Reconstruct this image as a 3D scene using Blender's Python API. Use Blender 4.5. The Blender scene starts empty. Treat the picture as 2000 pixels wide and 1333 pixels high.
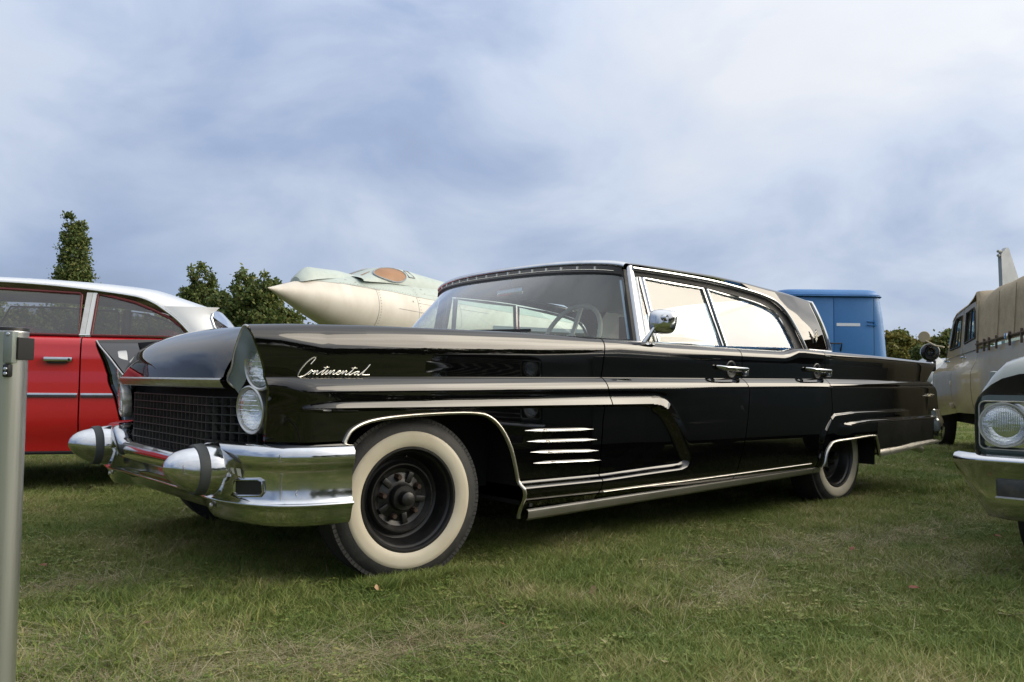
import bpy, bmesh, math, random
import numpy as np
from mathutils import Vector, Matrix
rad = math.radians
random.seed(7); RNG = np.random.default_rng(11)
scn = bpy.context.scene
COL = scn.collection

# ------------------------------------------------------------------ camera
CAM = Vector((-1.8339, -3.5882, 0.7765)); YAW = rad(40.95); PITCH = rad(2.759); ROLL = rad(0.655)
Fv = Vector((math.sin(YAW)*math.cos(PITCH), math.cos(YAW)*math.cos(PITCH), math.sin(PITCH)))
R0 = Vector((math.cos(YAW), -math.sin(YAW), 0)); U0 = R0.cross(Fv)
Rv = R0*math.cos(ROLL) + U0*math.sin(ROLL); Uv = U0*math.cos(ROLL) - R0*math.sin(ROLL)
cd = bpy.data.cameras.new('camera'); cam = bpy.data.objects.new('camera', cd); COL.objects.link(cam)
cd.sensor_width = 36; cd.lens = 1614.7/2000*36; cd.clip_start = 0.05; cd.clip_end = 5000
cam.matrix_world = Matrix(((Rv.x, Uv.x, -Fv.x, CAM.x), (Rv.y, Uv.y, -Fv.y, CAM.y), (Rv.z, Uv.z, -Fv.z, CAM.z), (0, 0, 0, 1)))
scn.camera = cam

# ------------------------------------------------------------------ light, sky, exposure
SUN_AZ = Vector((0.77, -0.64, 0)).normalized(); SUN_EL = rad(25)
SUN_DIR = Vector((SUN_AZ.x*math.cos(SUN_EL), SUN_AZ.y*math.cos(SUN_EL), math.sin(SUN_EL)))
sl = bpy.data.lights.new('sun', 'SUN'); sun = bpy.data.objects.new('sun', sl); COL.objects.link(sun)
sl.energy = 1.5; sl.angle = rad(46); sl.color = (1.0, 0.86, 0.66)
sun.rotation_euler = (-SUN_DIR).to_track_quat('-Z', 'Y').to_euler()
scn.view_settings.view_transform = 'Standard'; scn.view_settings.look = 'None'
scn.view_settings.gamma = 1.0; scn.view_settings.use_curve_mapping = False
scn.view_settings.exposure = 0.42

def world_sky():
    w = bpy.data.worlds.new('World'); scn.world = w; w.use_nodes = True
    nt = w.node_tree; nt.nodes.clear(); N = nt.nodes.new; L = nt.links.new
    out = N('ShaderNodeOutputWorld')
    sky = N('ShaderNodeTexSky'); sky.sky_type = 'NISHITA'; sky.sun_disc = False
    sky.sun_elevation = SUN_EL; sky.sun_rotation = math.atan2(SUN_AZ.x, SUN_AZ.y)
    bg = N('ShaderNodeBackground'); bg.inputs[1].default_value = 0.10; L(sky.outputs[0], bg.inputs[0])
    tc = N('ShaderNodeTexCoord')
    nrm = N('ShaderNodeVectorMath'); nrm.operation = 'NORMALIZE'; L(tc.outputs['Generated'], nrm.inputs[0])
    sep = N('ShaderNodeSeparateXYZ'); L(nrm.outputs[0], sep.inputs[0])
    def M(op, a, b=None, c=None, clamp=False):
        n = N('ShaderNodeMath'); n.operation = op; n.use_clamp = clamp
        for i, v in enumerate((a, b, c)):
            if v is None: continue
            if isinstance(v, (int, float)): n.inputs[i].default_value = v
            else: L(v, n.inputs[i])
        return n.outputs[0]
    zc = M('MAXIMUM', sep.outputs[2], 0.0)
    mp = N('ShaderNodeMapping'); mp.inputs['Location'].default_value = WLOC; mp.inputs['Rotation'].default_value = (0, rad(TILT), rad(WIND)); mp.inputs['Scale'].default_value = (1.0, 1.0, 1.9)
    L(nrm.outputs[0], mp.inputs[0])
    def noise(scale, detail, rough, dist=0.0, src=mp.outputs[0]):
        n = N('ShaderNodeTexNoise'); n.inputs['Scale'].default_value = scale; n.inputs['Detail'].default_value = detail
        n.inputs['Roughness'].default_value = rough; n.inputs['Distortion'].default_value = dist; L(src, n.inputs['Vector']); return n.outputs[0]
    big = noise(1.35, 2.0, 0.45, 0.3); fine = noise(3.6, 7.0, 0.52, 0.35)
    mix = M('ADD', M('MULTIPLY_ADD', big, 0.72, -0.11), M('MULTIPLY', fine, 0.50))
    dotn = N('ShaderNodeVectorMath'); dotn.operation = 'DOT_PRODUCT'; L(nrm.outputs[0], dotn.inputs[0]); dotn.inputs[1].default_value = SUN_DIR
    cs = M('MULTIPLY_ADD', dotn.outputs['Value'], 0.5, 0.5, clamp=True)
    # the deck thins out overhead and towards the sun, a heavier bank lies low on the other side
    thin = M('ADD', M('MULTIPLY', zc, 0.40), M('MULTIPLY', cs, 0.34))
    dens = M('ADD', mix, M('SUBTRACT', thin, 0.228))
    ramp = N('ShaderNodeValToRGB'); L(dens, ramp.inputs[0])
    cr = ramp.color_ramp; cr.elements[0].position = 0.31; cr.elements[0].color = (0.185, 0.23, 0.355, 1)
    cr.elements[1].position = 0.72; cr.elements[1].color = (0.54, 0.565, 0.615, 1)
    e = cr.elements.new(0.45); e.color = (0.275, 0.345, 0.495, 1)
    e = cr.elements.new(0.57); e.color = (0.435, 0.495, 0.61, 1)
    # thin veil lets more light through towards the sun
    glow = M('ADD', M('ADD', M('MULTIPLY', M('POWER', cs, 3.0), 0.11), M('MULTIPLY', M('POWER', cs, 7.0), 0.16)), M('MULTIPLY', M('POWER', cs, 22.0), 3.0))
    gcol = N('ShaderNodeVectorMath'); gcol.operation = 'SCALE'; gcol.inputs[0].default_value = (1.0, 0.93, 0.80); L(glow, gcol.inputs['Scale'])
    # broken texture inside the glow
    gt = M('MAXIMUM', M('MULTIPLY_ADD', fine, 3.0, -0.55), 0.12)
    gc2 = N('ShaderNodeVectorMath'); gc2.operation = 'SCALE'; L(gcol.outputs[0], gc2.inputs[0]); L(gt, gc2.inputs['Scale'])
    add = N('ShaderNodeVectorMath'); add.operation = 'ADD'; L(ramp.outputs[0], add.inputs[0]); L(gc2.outputs[0], add.inputs[1])
    # an overcast dome grows brighter towards the zenith
    zen = N('ShaderNodeVectorMath'); zen.operation = 'SCALE'; L(add.outputs[0], zen.inputs[0]); L(M('MULTIPLY_ADD', M('MULTIPLY', zc, zc), ZEN, 0.96), zen.inputs['Scale'])
    bc = N('ShaderNodeBackground'); L(zen.outputs[0], bc.inputs[0]); bc.inputs[1].default_value = 1.0
    mask = 0.92
    ms = N('ShaderNodeMixShader'); ms.inputs[0].default_value = mask; L(bg.outputs[0], ms.inputs[1]); L(bc.outputs[0], ms.inputs[2])
    L(ms.outputs[0], out.inputs[0])
WIND = 0; WLOC = (2.5, 9.0, 7.0); TILT = -25; ZEN = 1.0
world_sky()

# ------------------------------------------------------------------ helpers
def interp(keys):
    ks = sorted(keys); xs = [k[0] for k in ks]; zs = [k[1] for k in ks]
    return lambda x: float(np.interp(x, xs, zs))
def smooth(a, b, x):
    t = min(1, max(0, (x-a)/(b-a))); return t*t*(3-2*t)
MATS = {}
def mat(name, base, rough=0.5, metal=0.0, coat=0.0, noise=None, bump=None, spec=0.5, coat_rough=0.03, ior=1.5, coat_ior=1.5):
    """noise=(scale, amount, second colour, stretch) mixes a second colour; bump=(scale, strength, stretch)"""
    m = bpy.data.materials.new(name); m.use_nodes = True; MATS[name] = m
    nt = m.node_tree; b = nt.nodes['Principled BSDF']; N = nt.nodes.new; L = nt.links.new
    b.inputs['Base Color'].default_value = (*base, 1); b.inputs['Roughness'].default_value = rough; b.inputs['Metallic'].default_value = metal
    b.inputs['Coat Weight'].default_value = coat; b.inputs['Coat Roughness'].default_value = coat_rough; b.inputs['IOR'].default_value = ior
    b.inputs['Specular IOR Level'].default_value = spec; b.inputs['Coat IOR'].default_value = coat_ior
    tc = N('ShaderNodeTexCoord')
    def vec(st):
        mp = N('ShaderNodeMapping'); mp.inputs['Scale'].default_value = st; L(tc.outputs['Object'], mp.inputs[0]); return mp.outputs[0]
    if noise:
        sc, amt, c2, st = noise
        n = N('ShaderNodeTexNoise'); n.inputs['Scale'].default_value = sc; n.inputs['Detail'].default_value = 8; n.inputs['Roughness'].default_value = 0.62; L(vec(st), n.inputs['Vector'])
        r = N('ShaderNodeMapRange'); r.inputs[1].default_value = 0.42; r.inputs[2].default_value = 0.72; r.inputs[4].default_value = amt; L(n.outputs[0], r.inputs[0])
        mx = N('ShaderNodeMix'); mx.data_type = 'RGBA'; mx.inputs[6].default_value = (*base, 1); mx.inputs[7].default_value = (*c2, 1)
        L(r.outputs[0], mx.inputs[0]); L(mx.outputs[2], b.inputs['Base Color'])
        r2 = N('ShaderNodeMapRange'); r2.inputs[3].default_value = rough; r2.inputs[4].default_value = min(1, rough+0.18*amt+0.04); r2.inputs[1].default_value = 0.35; r2.inputs[2].default_value = 0.75
        L(n.outputs[0], r2.inputs[0]); L(r2.outputs[0], b.inputs['Roughness'])
    if bump:
        sc, stg, st = bump
        n = N('ShaderNodeTexNoise'); n.inputs['Scale'].default_value = sc; n.inputs['Detail'].default_value = 4; L(vec(st), n.inputs['Vector'])
        bp = N('ShaderNodeBump'); bp.inputs['Strength'].default_value = stg; bp.inputs['Distance'].default_value = 0.01; L(n.outputs[0], bp.inputs['Height'])
        L(bp.outputs[0], b.inputs['Normal'])
        if coat: L(bp.outputs[0], b.inputs['Coat Normal'])
    return m
def glass(name, tint, gain=1.6, dust_sheen=0.0, rough=0.0):
    m = bpy.data.materials.new(name); m.use_nodes = True; MATS[name] = m
    nt = m.node_tree; nt.nodes.clear(); N = nt.nodes.new; L = nt.links.new
    o = N('ShaderNodeOutputMaterial'); t = N('ShaderNodeBsdfTransparent'); t.inputs[0].default_value = (*tint, 1)
    g = N('ShaderNodeBsdfGlossy'); g.inputs['Roughness'].default_value = rough; g.inputs[0].default_value = (1, 1, 1, 1)
    ge = N('ShaderNodeNewGeometry'); dt = N('ShaderNodeVectorMath'); dt.operation = 'DOT_PRODUCT'; L(ge.outputs['Normal'], dt.inputs[0]); L(ge.outputs['Incoming'], dt.inputs[1])
    def M(op, x, y, clamp=False):
        n = N('ShaderNodeMath'); n.operation = op; n.use_clamp = clamp
        for i, v in enumerate((x, y)):
            if isinstance(v, (int, float)): n.inputs[i].default_value = v
            else: L(v, n.inputs[i])
        return n
    inv = M('SUBTRACT', 1.0, M('ABSOLUTE', dt.outputs['Value'], 0).outputs[0]); p5 = M('POWER', inv.outputs[0], 5.0)
    f = M('ADD', M('MULTIPLY', p5.outputs[0], 0.958).outputs[0], 0.042); k = M('MULTIPLY', f.outputs[0], gain, True)
    mx = N('ShaderNodeMixShader'); L(k.outputs[0], mx.inputs[0]); L(t.outputs[0], mx.inputs[1]); L(g.outputs[0], mx.inputs[2])
    last = mx
    if dust_sheen:  # streaky veil: dust, with pale reflection put in as diffuse colour
        d = N('ShaderNodeBsdfDiffuse'); d.inputs[0].default_value = (0.6, 0.62, 0.62, 1)
        tc = N('ShaderNodeTexCoord'); mp = N('ShaderNodeMapping'); mp.inputs['Scale'].default_value = (3, 14, 3); mp.inputs['Rotation'].default_value = (rad(40), 0, 0); L(tc.outputs['Object'], mp.inputs[0])
        n = N('ShaderNodeTexNoise'); n.inputs['Scale'].default_value = 1.3; n.inputs['Detail'].default_value = 3; L(mp.outputs[0], n.inputs['Vector'])
        r = N('ShaderNodeMapRange'); r.inputs[1].default_value = 0.35; r.inputs[2].default_value = 0.75; r.inputs[3].default_value = dust_sheen*0.35; r.inputs[4].default_value = dust_sheen; L(n.outputs[0], r.inputs[0])
        m2 = N('ShaderNodeMixShader'); L(r.outputs[0], m2.inputs[0]); L(mx.outputs[0], m2.inputs[1]); L(d.outputs[0], m2.inputs[2]); last = m2
    L(last.outputs[0], o.inputs[0]); return m

def link(o, parent=None):
    COL.objects.link(o)
    if parent is not None: o.parent = parent
    return o
SHEETS = {'fender', 'door', 'quarter_panel', 'hood', 'cowl', 'trunk_lid', 'roof', 'sail_panel', 'tail_panel', 'window_channel', 'gasket', 'pillar_gasket', 'rear_pillar', 'door_pillar', 'rear_quarter', 'front_panel', 'front_wing', 'bonnet', 'canvas_top', 'cockpit', 'canopy', 'rocker_moulding', 'hood_lip'}
REF = {}
def P(name, vf, m, parent=None, smooth_=True, ang=32, **props):
    v, f = vf
    me = bpy.data.meshes.new(name); me.from_pydata([tuple(p) for p in v], [], [tuple(q) for q in f])
    if isinstance(m, str): m = MATS[m]
    me.materials.append(m)
    if name not in ('crown', 'ground'):
        # every face looks outwards: closed shapes by their own shape, skins by the middle of the vehicle they cover
        bm = bmesh.new(); bm.from_mesh(me); bmesh.ops.recalc_face_normals(bm, faces=bm.faces)
        root = parent
        while root is not None and root.parent is not None: root = root.parent
        if name in SHEETS and root is not None and root.name in REF:
            rx, ry, rz_ = REF[root.name]; t = 0.0
            for q in bm.faces:
                c = q.calc_center_median(); d = Vector((0 if rx is None else c.x-rx, 0 if ry is None else c.y-ry, 0 if rz_ is None else c.z-rz_)); t += q.calc_area()*q.normal.dot(d)
            if t < 0: bmesh.ops.reverse_faces(bm, faces=bm.faces)
        bm.to_mesh(me); bm.free()
    if smooth_:
        me.shade_smooth()
        if ang < 180: me.set_sharp_from_angle(angle=rad(ang))
    o = bpy.data.objects.new(name, me); link(o, parent)
    for k, q in props.items(): o[k] = q
    return o
def thing(name, label, cat, loc=(0, 0, 0), rz=0.0, group=None):
    o = bpy.data.objects.new(name, None); link(o); o.location = loc; o.rotation_euler = (0, 0, rz); o.empty_display_size = 0.2
    o['label'] = label; o['category'] = cat
    if group: o['group'] = group
    return o
def tag(o, label, cat, group=None):
    o['label'] = label; o['category'] = cat
    if group: o['group'] = group
    return o
def join(*vfs):
    V = []; F = []
    for v, f in vfs:
        k = len(V); V += list(v); F += [tuple(i+k for i in q) for q in f]
    return V, F
def grid(rows, closed_u=False, closed_v=False):
    nr = len(rows); nc = len(rows[0]); V = [p for r in rows for p in r]; F = []
    for i in range(nr if closed_v else nr-1):
        for j in range(nc if closed_u else nc-1):
            a = i*nc+j; b = i*nc+(j+1) % nc; c = ((i+1) % nr)*nc+(j+1) % nc; d = ((i+1) % nr)*nc+j
            F.append((a, b, c, d))
    return V, F
def clean(vf):
    """drop faces that have collapsed to no area"""
    V, F = vf; out = []
    for q in F:
        pts = []; idx = []
        for i in q:
            p = V[i]
            if all(abs(p[0]-r[0])+abs(p[1]-r[1])+abs(p[2]-r[2]) > 1e-6 for r in pts): pts.append(p); idx.append(i)
        if len(idx) >= 3: out.append(tuple(idx))
    return V, out
def flip(vf): return vf[0], [tuple(reversed(q)) for q in vf[1]]
def mirror(vf): return [(p[0], -p[1], p[2]) for p in vf[0]], [tuple(reversed(q)) for q in vf[1]]
def box(x0, x1, y0, y1, z0, z1, bev=0.0, seg=2):
    bm = bmesh.new(); bmesh.ops.create_cube(bm, size=1)
    for v in bm.verts: v.co = Vector(((x0+x1)/2+v.co.x*(x1-x0), (y0+y1)/2+v.co.y*(y1-y0), (z0+z1)/2+v.co.z*(z1-z0)))
    if bev: bmesh.ops.bevel(bm, geom=bm.edges[:], offset=bev, segments=seg, affect='EDGES', profile=0.6)
    vf = ([v.co[:] for v in bm.verts], [tuple(v.index for v in f.verts) for f in bm.faces]); bm.free(); return vf
def lathe(prof, axis='y', c=(0, 0, 0), seg=48, a0=0, a1=2*math.pi):
    """prof = [(along, r)]"""
    full = abs(a1-a0-2*math.pi) < 1e-6; n = seg if full else seg+1; rows = []
    for t, r in prof:
        row = []
        for k in range(n):
            a = a0+(a1-a0)*k/seg; p, q = r*math.cos(a), r*math.sin(a)
            if axis == 'y': row.append((c[0]+p, c[1]+t, c[2]+q))
            elif axis == 'x': row.append((c[0]+t, c[1]+p, c[2]+q))
            else: row.append((c[0]+p, c[1]+q, c[2]+t))
        rows.append(row)
    return clean(grid(rows, closed_u=full))
def tube(path, r, seg=8, cap=True, flat=1.0):
    pts = [Vector(p) for p in path]; rs = r if isinstance(r, (list, tuple)) else [r]*len(pts); rows = []; up = None
    for i, p in enumerate(pts):
        t = (pts[min(i+1, len(pts)-1)]-pts[max(i-1, 0)]).normalized()
        if up is None: up = t.orthogonal().normalized()
        up = (up-t*up.dot(t)).normalized(); s = t.cross(up)
        rows.append([tuple(p+(up*math.cos(a)+s*math.sin(a)*flat)*rs[i]) for a in [2*math.pi*k/seg for k in range(seg)]])
    V, F = grid(rows, closed_u=True)
    if cap: F.append(tuple(range(seg))[::-1]); F.append(tuple(range((len(pts)-1)*seg, len(pts)*seg)))
    return V, F
def prism(poly, axis, a, b):
    """poly in the other two coordinates, extruded from a to b"""
    def pt(p, t): return {'x': (t, p[0], p[1]), 'y': (p[0], t, p[1]), 'z': (p[0], p[1], t)}[axis]
    n = len(poly); V = [pt(p, a) for p in poly]+[pt(p, b) for p in poly]
    F = [tuple(range(n))[::-1], tuple(range(n, 2*n))]+[(i, (i+1) % n, n+(i+1) % n, n+i) for i in range(n)]
    return V, F
def spline(pts, n=8):
    """Catmull-Rom through the points"""
    out = []; m = len(pts); pt = [np.array(p, float) for p in pts]
    for i in range(m-1):
        p0 = pt[max(i-1, 0)]; p1 = pt[i]; p2 = pt[i+1]; p3 = pt[min(i+2, m-1)]
        for k in range(n):
            t = k/n; out.append(tuple(0.5*((2*p1)+(-p0+p2)*t+(2*p0-5*p1+4*p2-p3)*t*t+(-p0+3*p1-3*p2+p3)*t**3)))
    out.append(tuple(pt[-1])); return out
def xf(vf, M_): return [tuple(M_ @ Vector(p)) for p in vf[0]], vf[1]
def at(u, D):
    """point of the ground at picture column u and distance D along the view"""
    lat = (u-1000)/1614.7*D
    return Vector((CAM.x+math.sin(YAW)*D+math.cos(YAW)*lat, CAM.y+math.cos(YAW)*D-math.sin(YAW)*lat, 0))
def zat(u, v, D): return 0.7765+(744.3+(u-1000)*0.0117-v)/1614.7*D

# ------------------------------------------------------------------ materials
mat('black_paint', (0.0012, 0.0012, 0.0014), 0.3, coat=1.0, coat_rough=0.02, coat_ior=1.6, spec=0.0, noise=(5, 0.6, (0.0035, 0.0033, 0.003), (0.35, 1, 5)), bump=(4.0, 0.022, (0.18, 1, 2.4)))
mat('chrome', (0.60, 0.61, 0.62), 0.05, 1.0, noise=(9, 0.6, (0.42, 0.43, 0.44), (1, 1, 1)))
mat('dull_chrome', (0.62, 0.60, 0.55), 0.30, 1.0, noise=(14, 0.6, (0.40, 0.38, 0.34), (1, 1, 1)))
mat('silver_paint', (0.36, 0.42, 0.48), 0.38, 0.55, noise=(12, 0.5, (0.25, 0.29, 0.33), (1, 1, 1)))
mat('grille_metal', (0.055, 0.057, 0.055), 0.42, 0.55, noise=(30, 0.7, (0.11, 0.10, 0.085), (1, 1, 1)))
mat('dull_black', (0.004, 0.004, 0.004), 0.42, spec=0.25, noise=(9, 0.5, (0.010, 0.0095, 0.008), (1, 1, 1)))
mat('dark', (0.006, 0.006, 0.006), 0.8)
mat('rubber', (0.018, 0.018, 0.018), 0.62, noise=(25, 0.8, (0.04, 0.038, 0.034), (1, 1, 1)), bump=(160, 0.2, (1, 1, 1)))
mat('bumper_rubber', (0.055, 0.06, 0.058), 0.6)
mat('whitewall', (0.50, 0.455, 0.355), 0.55, noise=(6, 0.7, (0.43, 0.375, 0.27), (1, 1, 1)))
mat('steel_black', (0.006, 0.006, 0.0065), 0.36, noise=(30, 0.4, (0.016, 0.014, 0.012), (1, 1, 1)))
mat('rust', (0.045, 0.028, 0.02), 0.6, 0.4)
mat('lens', (0.80, 0.81, 0.82), 0.08, 0.9, bump=(60, 0.5, (0.4, 1, 1)))
mat('interior', (0.30, 0.31, 0.32), 0.7, noise=(8, 0.5, (0.22, 0.22, 0.23), (1, 1, 1)))
mat('headliner', (0.50, 0.52, 0.52), 0.85)
mat('bone_plastic', (0.30, 0.28, 0.24), 0.35)
mat('seat_dark', (0.05, 0.05, 0.055), 0.5)
mat('maroon_cloth', (0.14, 0.02, 0.03), 0.8)
mat('sticker', (0.48, 0.46, 0.36), 0.5)
mat('pale_metal', (0.85, 0.80, 0.68), 0.25, 0.85)
glass('windscreen_glass', (0.80, 0.90, 0.88), 1.7, dust_sheen=0.09)
glass('side_glass', (0.82, 0.91, 0.88), 2.0, dust_sheen=0.04)
glass('lamp_glass', (0.93, 0.95, 0.95), 1.5)
glass('smoky_glass', (0.60, 0.60, 0.58), 2.2, dust_sheen=0.05)
mat('satin', (0.36, 0.35, 0.32), 0.38, 1.0, noise=(10, 0.5, (0.26, 0.25, 0.22), (1, 1, 1)))
mat('red_paint', (0.47, 0.006, 0.011), 0.28, coat=1.0, noise=(3, 0.25, (0.30, 0.004, 0.008), (1, 1, 3)))
mat('white_paint', (0.58, 0.60, 0.61), 0.28, coat=0.6, noise=(4, 0.3, (0.52, 0.53, 0.53), (1, 1, 1)))
mat('red_trim', (0.10, 0.012, 0.015), 0.6)
mat('blue_paint', (0.024, 0.145, 0.37), 0.42, noise=(3, 0.6, (0.02, 0.12, 0.31), (1, 1, 1)), bump=(3, 0.06, (1, 1, 1)))
mat('tan_paint', (0.36, 0.285, 0.155), 0.30, coat=0.5, noise=(4, 0.5, (0.28, 0.235, 0.14), (1, 1, 1)))
mat('canvas', (0.34, 0.275, 0.18), 0.9, noise=(7, 0.7, (0.23, 0.19, 0.13), (1, 1, 1)), bump=(45, 0.4, (1, 1, 1)))
mat('leather', (0.10, 0.07, 0.05), 0.7)
mat('sage_paint', (0.165, 0.19, 0.17), 0.3, coat=0.6, noise=(5, 0.4, (0.14, 0.16, 0.145), (1, 1, 1)))
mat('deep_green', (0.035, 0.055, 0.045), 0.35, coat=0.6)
mat('jet_white', (0.56, 0.53, 0.475), 0.42, noise=(2.2, 0.8, (0.45, 0.41, 0.35), (1, 0.5, 0.5)))
mat('jet_green', (0.385, 0.44, 0.405), 0.45, noise=(2.5, 0.8, (0.31, 0.355, 0.33), (1, 1, 1)))
mat('jet_grey', (0.23, 0.26, 0.29), 0.5, noise=(2, 0.6, (0.19, 0.215, 0.24), (1, 1, 1)))
mat('amber_cover', (0.27, 0.135, 0.055), 0.45, noise=(4, 0.6, (0.19, 0.095, 0.045), (1, 1, 1)))
mat('panel_line', (0.24, 0.25, 0.24), 0.7)
mat('stainless', (0.64, 0.66, 0.70), 0.33, 1.0, noise=(60, 0.35, (0.46, 0.45, 0.42), (1, 1, 0.02)), bump=(160, 0.05, (1, 1, 0.01)))
mat('bark', (0.10, 0.08, 0.06), 0.9, noise=(8, 0.8, (0.05, 0.04, 0.03), (1, 1, 0.3)))
mat('tape', (0.62, 0.66, 0.70), 0.5)

# ================================================================== ground (the blades follow at the end)
def ground_material():
    m = bpy.data.materials.new('turf'); m.use_nodes = True; MATS['turf'] = m
    nt = m.node_tree; b = nt.nodes['Principled BSDF']; N = nt.nodes.new; L = nt.links.new
    b.inputs['Roughness'].default_value = 0.95; b.inputs['Specular IOR Level'].default_value = 0.1
    g = N('ShaderNodeNewGeometry')
    def noise(s, d=6):
        n = N('ShaderNodeTexNoise'); n.inputs['Scale'].default_value = s; n.inputs['Detail'].default_value = d; n.inputs['Roughness'].default_value = 0.65; L(g.outputs['Position'], n.inputs['Vector']); return n.outputs[0]
    r = N('ShaderNodeValToRGB'); L(noise(0.9, 8), r.inputs[0]); c = r.color_ramp
    c.elements[0].position = 0.34; c.elements[0].color = (0.052, 0.072, 0.020, 1); c.elements[1].position = 0.68; c.elements[1].color = (0.15, 0.14, 0.06, 1)
    e = c.elements.new(0.5); e.color = (0.09, 0.112, 0.032, 1)
    r2 = N('ShaderNodeMapRange'); r2.inputs[1].default_value = 0.3; r2.inputs[2].default_value = 0.7; r2.inputs[3].default_value = 0.55; r2.inputs[4].default_value = 1.35; L(noise(60, 4), r2.inputs[0])
    vm = N('ShaderNodeVectorMath'); vm.operation = 'SCALE'; L(r.outputs[0], vm.inputs[0]); L(r2.outputs[0], vm.inputs['Scale']); L(vm.outputs[0], b.inputs['Base Color'])
    bp = N('ShaderNodeBump'); bp.inputs['Strength'].default_value = 0.9; bp.inputs['Distance'].default_value = 0.03; L(noise(38, 5), bp.inputs['Height']); L(bp.outputs[0], b.inputs['Normal'])
ground_material()
rows = []
for r_ in [0.0, 2, 4, 7, 11, 17, 26, 40, 65, 110, 200, 400, 900, 2500]:
    rows.append([(r_*math.cos(a), r_*math.sin(a), 0.0) for a in [2*math.pi*k/48 for k in range(48)]])
P('ground', clean(grid(rows, closed_u=True)), 'turf', kind='structure')

# ================================================================== the black limousine
LIM = thing('limousine', 'long black vintage limousine with whitewall tyres and chrome bullet bumper, parked on grass', 'car')
REF[LIM.name] = (None, 0.0, 0.70)
T = interp([(-.72, .955), (-.53, .967), (-.25, .976), (.11, .982), (.52, .986), (1.1, .984), (1.5, .975), (2.2, .972), (2.56, .972), (2.61, .975), (2.66, .984), (2.71, .993), (2.78, .995), (3.16, .986), (3.7, .980), (4.85, .955)])
C = interp([(-.7, .774), (-.5, .777), (1.0, .792), (2.1, .798), (3.0, .805), (4.7, .803)])
W = interp([(-.72, .974), (-.55, .982), (-.4, .988), (0, .998), (1, 1.008), (3, 1.01), (4, .998), (4.8, .958)])
RR = interp([(-.7, .045), (-.58, .06), (-.42, .10), (.6, .085), (1.1, .055), (2.55, .052), (2.7, .03), (3.2, .03), (4.8, .026)])     # vertical radius of the shoulder
ARCH_F = spline([(-.345, .553), (-.315, .597), (-.24, .627), (-.11, .643), (.08, .651), (.25, .649), (.33, .629), (.395, .575), (.447, .489), (.490, .359), (.507, .304), (.520, .238)], 6)
ARCH_R = spline([(2.935, .275), (2.955, .36), (3.0, .408), (3.06, .428), (3.28, .440), (3.54, .448), (3.585, .425), (3.61, .38), (3.645, .305)], 6)
COVE = spline([(1.30, .672), (1.37, .662), (1.43, .630), (1.52, .528), (1.60, .42), (1.618, .385), (1.60, .355), (1.555, .340)], 5)
COVE_POLY = [(-.9, .672)]+COVE+[(.99, .322), (-.9, .322)]
_A = np.array(COVE_POLY); _B = np.roll(_A, -1, axis=0)
def cove_dist(x, z):
    p = np.array((x, z)); ab = _B-_A; t = np.clip(((p-_A)*ab).sum(1)/(ab*ab).sum(1), 0, 1)
    d = np.sqrt((((_A+ab*t[:, None])-p)**2).sum(1)).min()
    ins = False; n = len(COVE_POLY)
    for i in range(n):
        (xa, za), (xb, zb) = COVE_POLY[i], COVE_POLY[(i+1) % n]
        if (za > z) != (zb > z) and x < (xb-xa)*(z-za)/(zb-za)+xa: ins = not ins
    return d if ins else -d
def side_w(x, z):
    """half width of the body side at height z"""
    t, c, w = T(x), C(x), W(x); r = RR(x); a = 0.055
    dz = t-z
    if z > c+0.006:
        o = -.030
        if dz < r: o -= a*(1-math.sqrt(max(0, 1-(1-dz/r)**2)))
        else: o -= .006*smooth(r, t-c, dz)
    elif z > c-.050:
        k = (c+.006-z)/.056; o = -.036+.036*math.sin(min(1, k)*math.pi/2)**0.8
    else:
        k = (c-.05-z); o = -.010*smooth(0, .045, k) if x < 1.3 else -.010*smooth(0, .05, k)*max(0, 1-(x-1.3)/.3)
        o -= .012*smooth(.52, .22, z)+.055*smooth(.31, .20, z)
        if x < 1.75:
            d = cove_dist(x, z)
            if d > 0:
                top = .672-z
                o -= (.030*smooth(0, .030, d) if (top > .05 or x > 1.36) else .030*smooth(0, .012, d))*smooth(-.62, -.05, x)
            elif z > .60 or x > 1.3:
                o += .017*max(0, 1+d/.050)**1.0*smooth(.45, .66, z)*smooth(-.60, -.36, x)
        if x > 2.9:
            e = interp([(2.9, .46), (3.0, .555), (3.06, .592), (3.3, .602), (4.05, .607), (4.3, .60)])(x)
            o += .012*smooth(e+.004, e-.010, z)*smooth(4.25, 3.9, x)
            e2 = interp([(2.9, .50), (3.15, .535), (3.5, .552), (4.8, .556)])(x)
            o += .016*smooth(e2+.002, e2-.016, z)*smooth(3.05, 3.25, x)
    if x < -.46: o -= smooth(-.47, -.615, x)*float(np.interp(z, [.56, .60, .65, .70, .75, .80], [.125, .105, .078, .056, .026, .0]))
    return w+o
ZLOW = [.742, .734, .726, .720, .714, .708, .702, .696, .690, .684, .678, .674, .671, .668, .664, .660, .655, .648, .64, .63, .62, .612, .606, .601, .596, .590, .583, .575, .567, .560, .555, .550, .545, .539, .53, .515, .5, .48, .46, .44, .42, .40, .385, .372, .362, .354, .347, .341, .335, .329, .323, .317, .31, .30, .29, .28, .27, .26, .25, .24, .23]
def zrows(x):
    t, c, r = T(x), C(x), RR(x)
    z = [t-r*(1-math.cos(k/10*math.pi/2)) for k in range(11)]
    z0 = z[-1]
    z += [z0+(c+.012-z0)*k/6 for k in range(1, 7)]
    z += [c+.006, c+.002, c-.003]+[c-.009-.0052*k for k in range(8)]
    b = z[-1]
    z += [b+(.742-b)*.5]+ZLOW
    return z
NROW = len(zrows(0.0))
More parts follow.
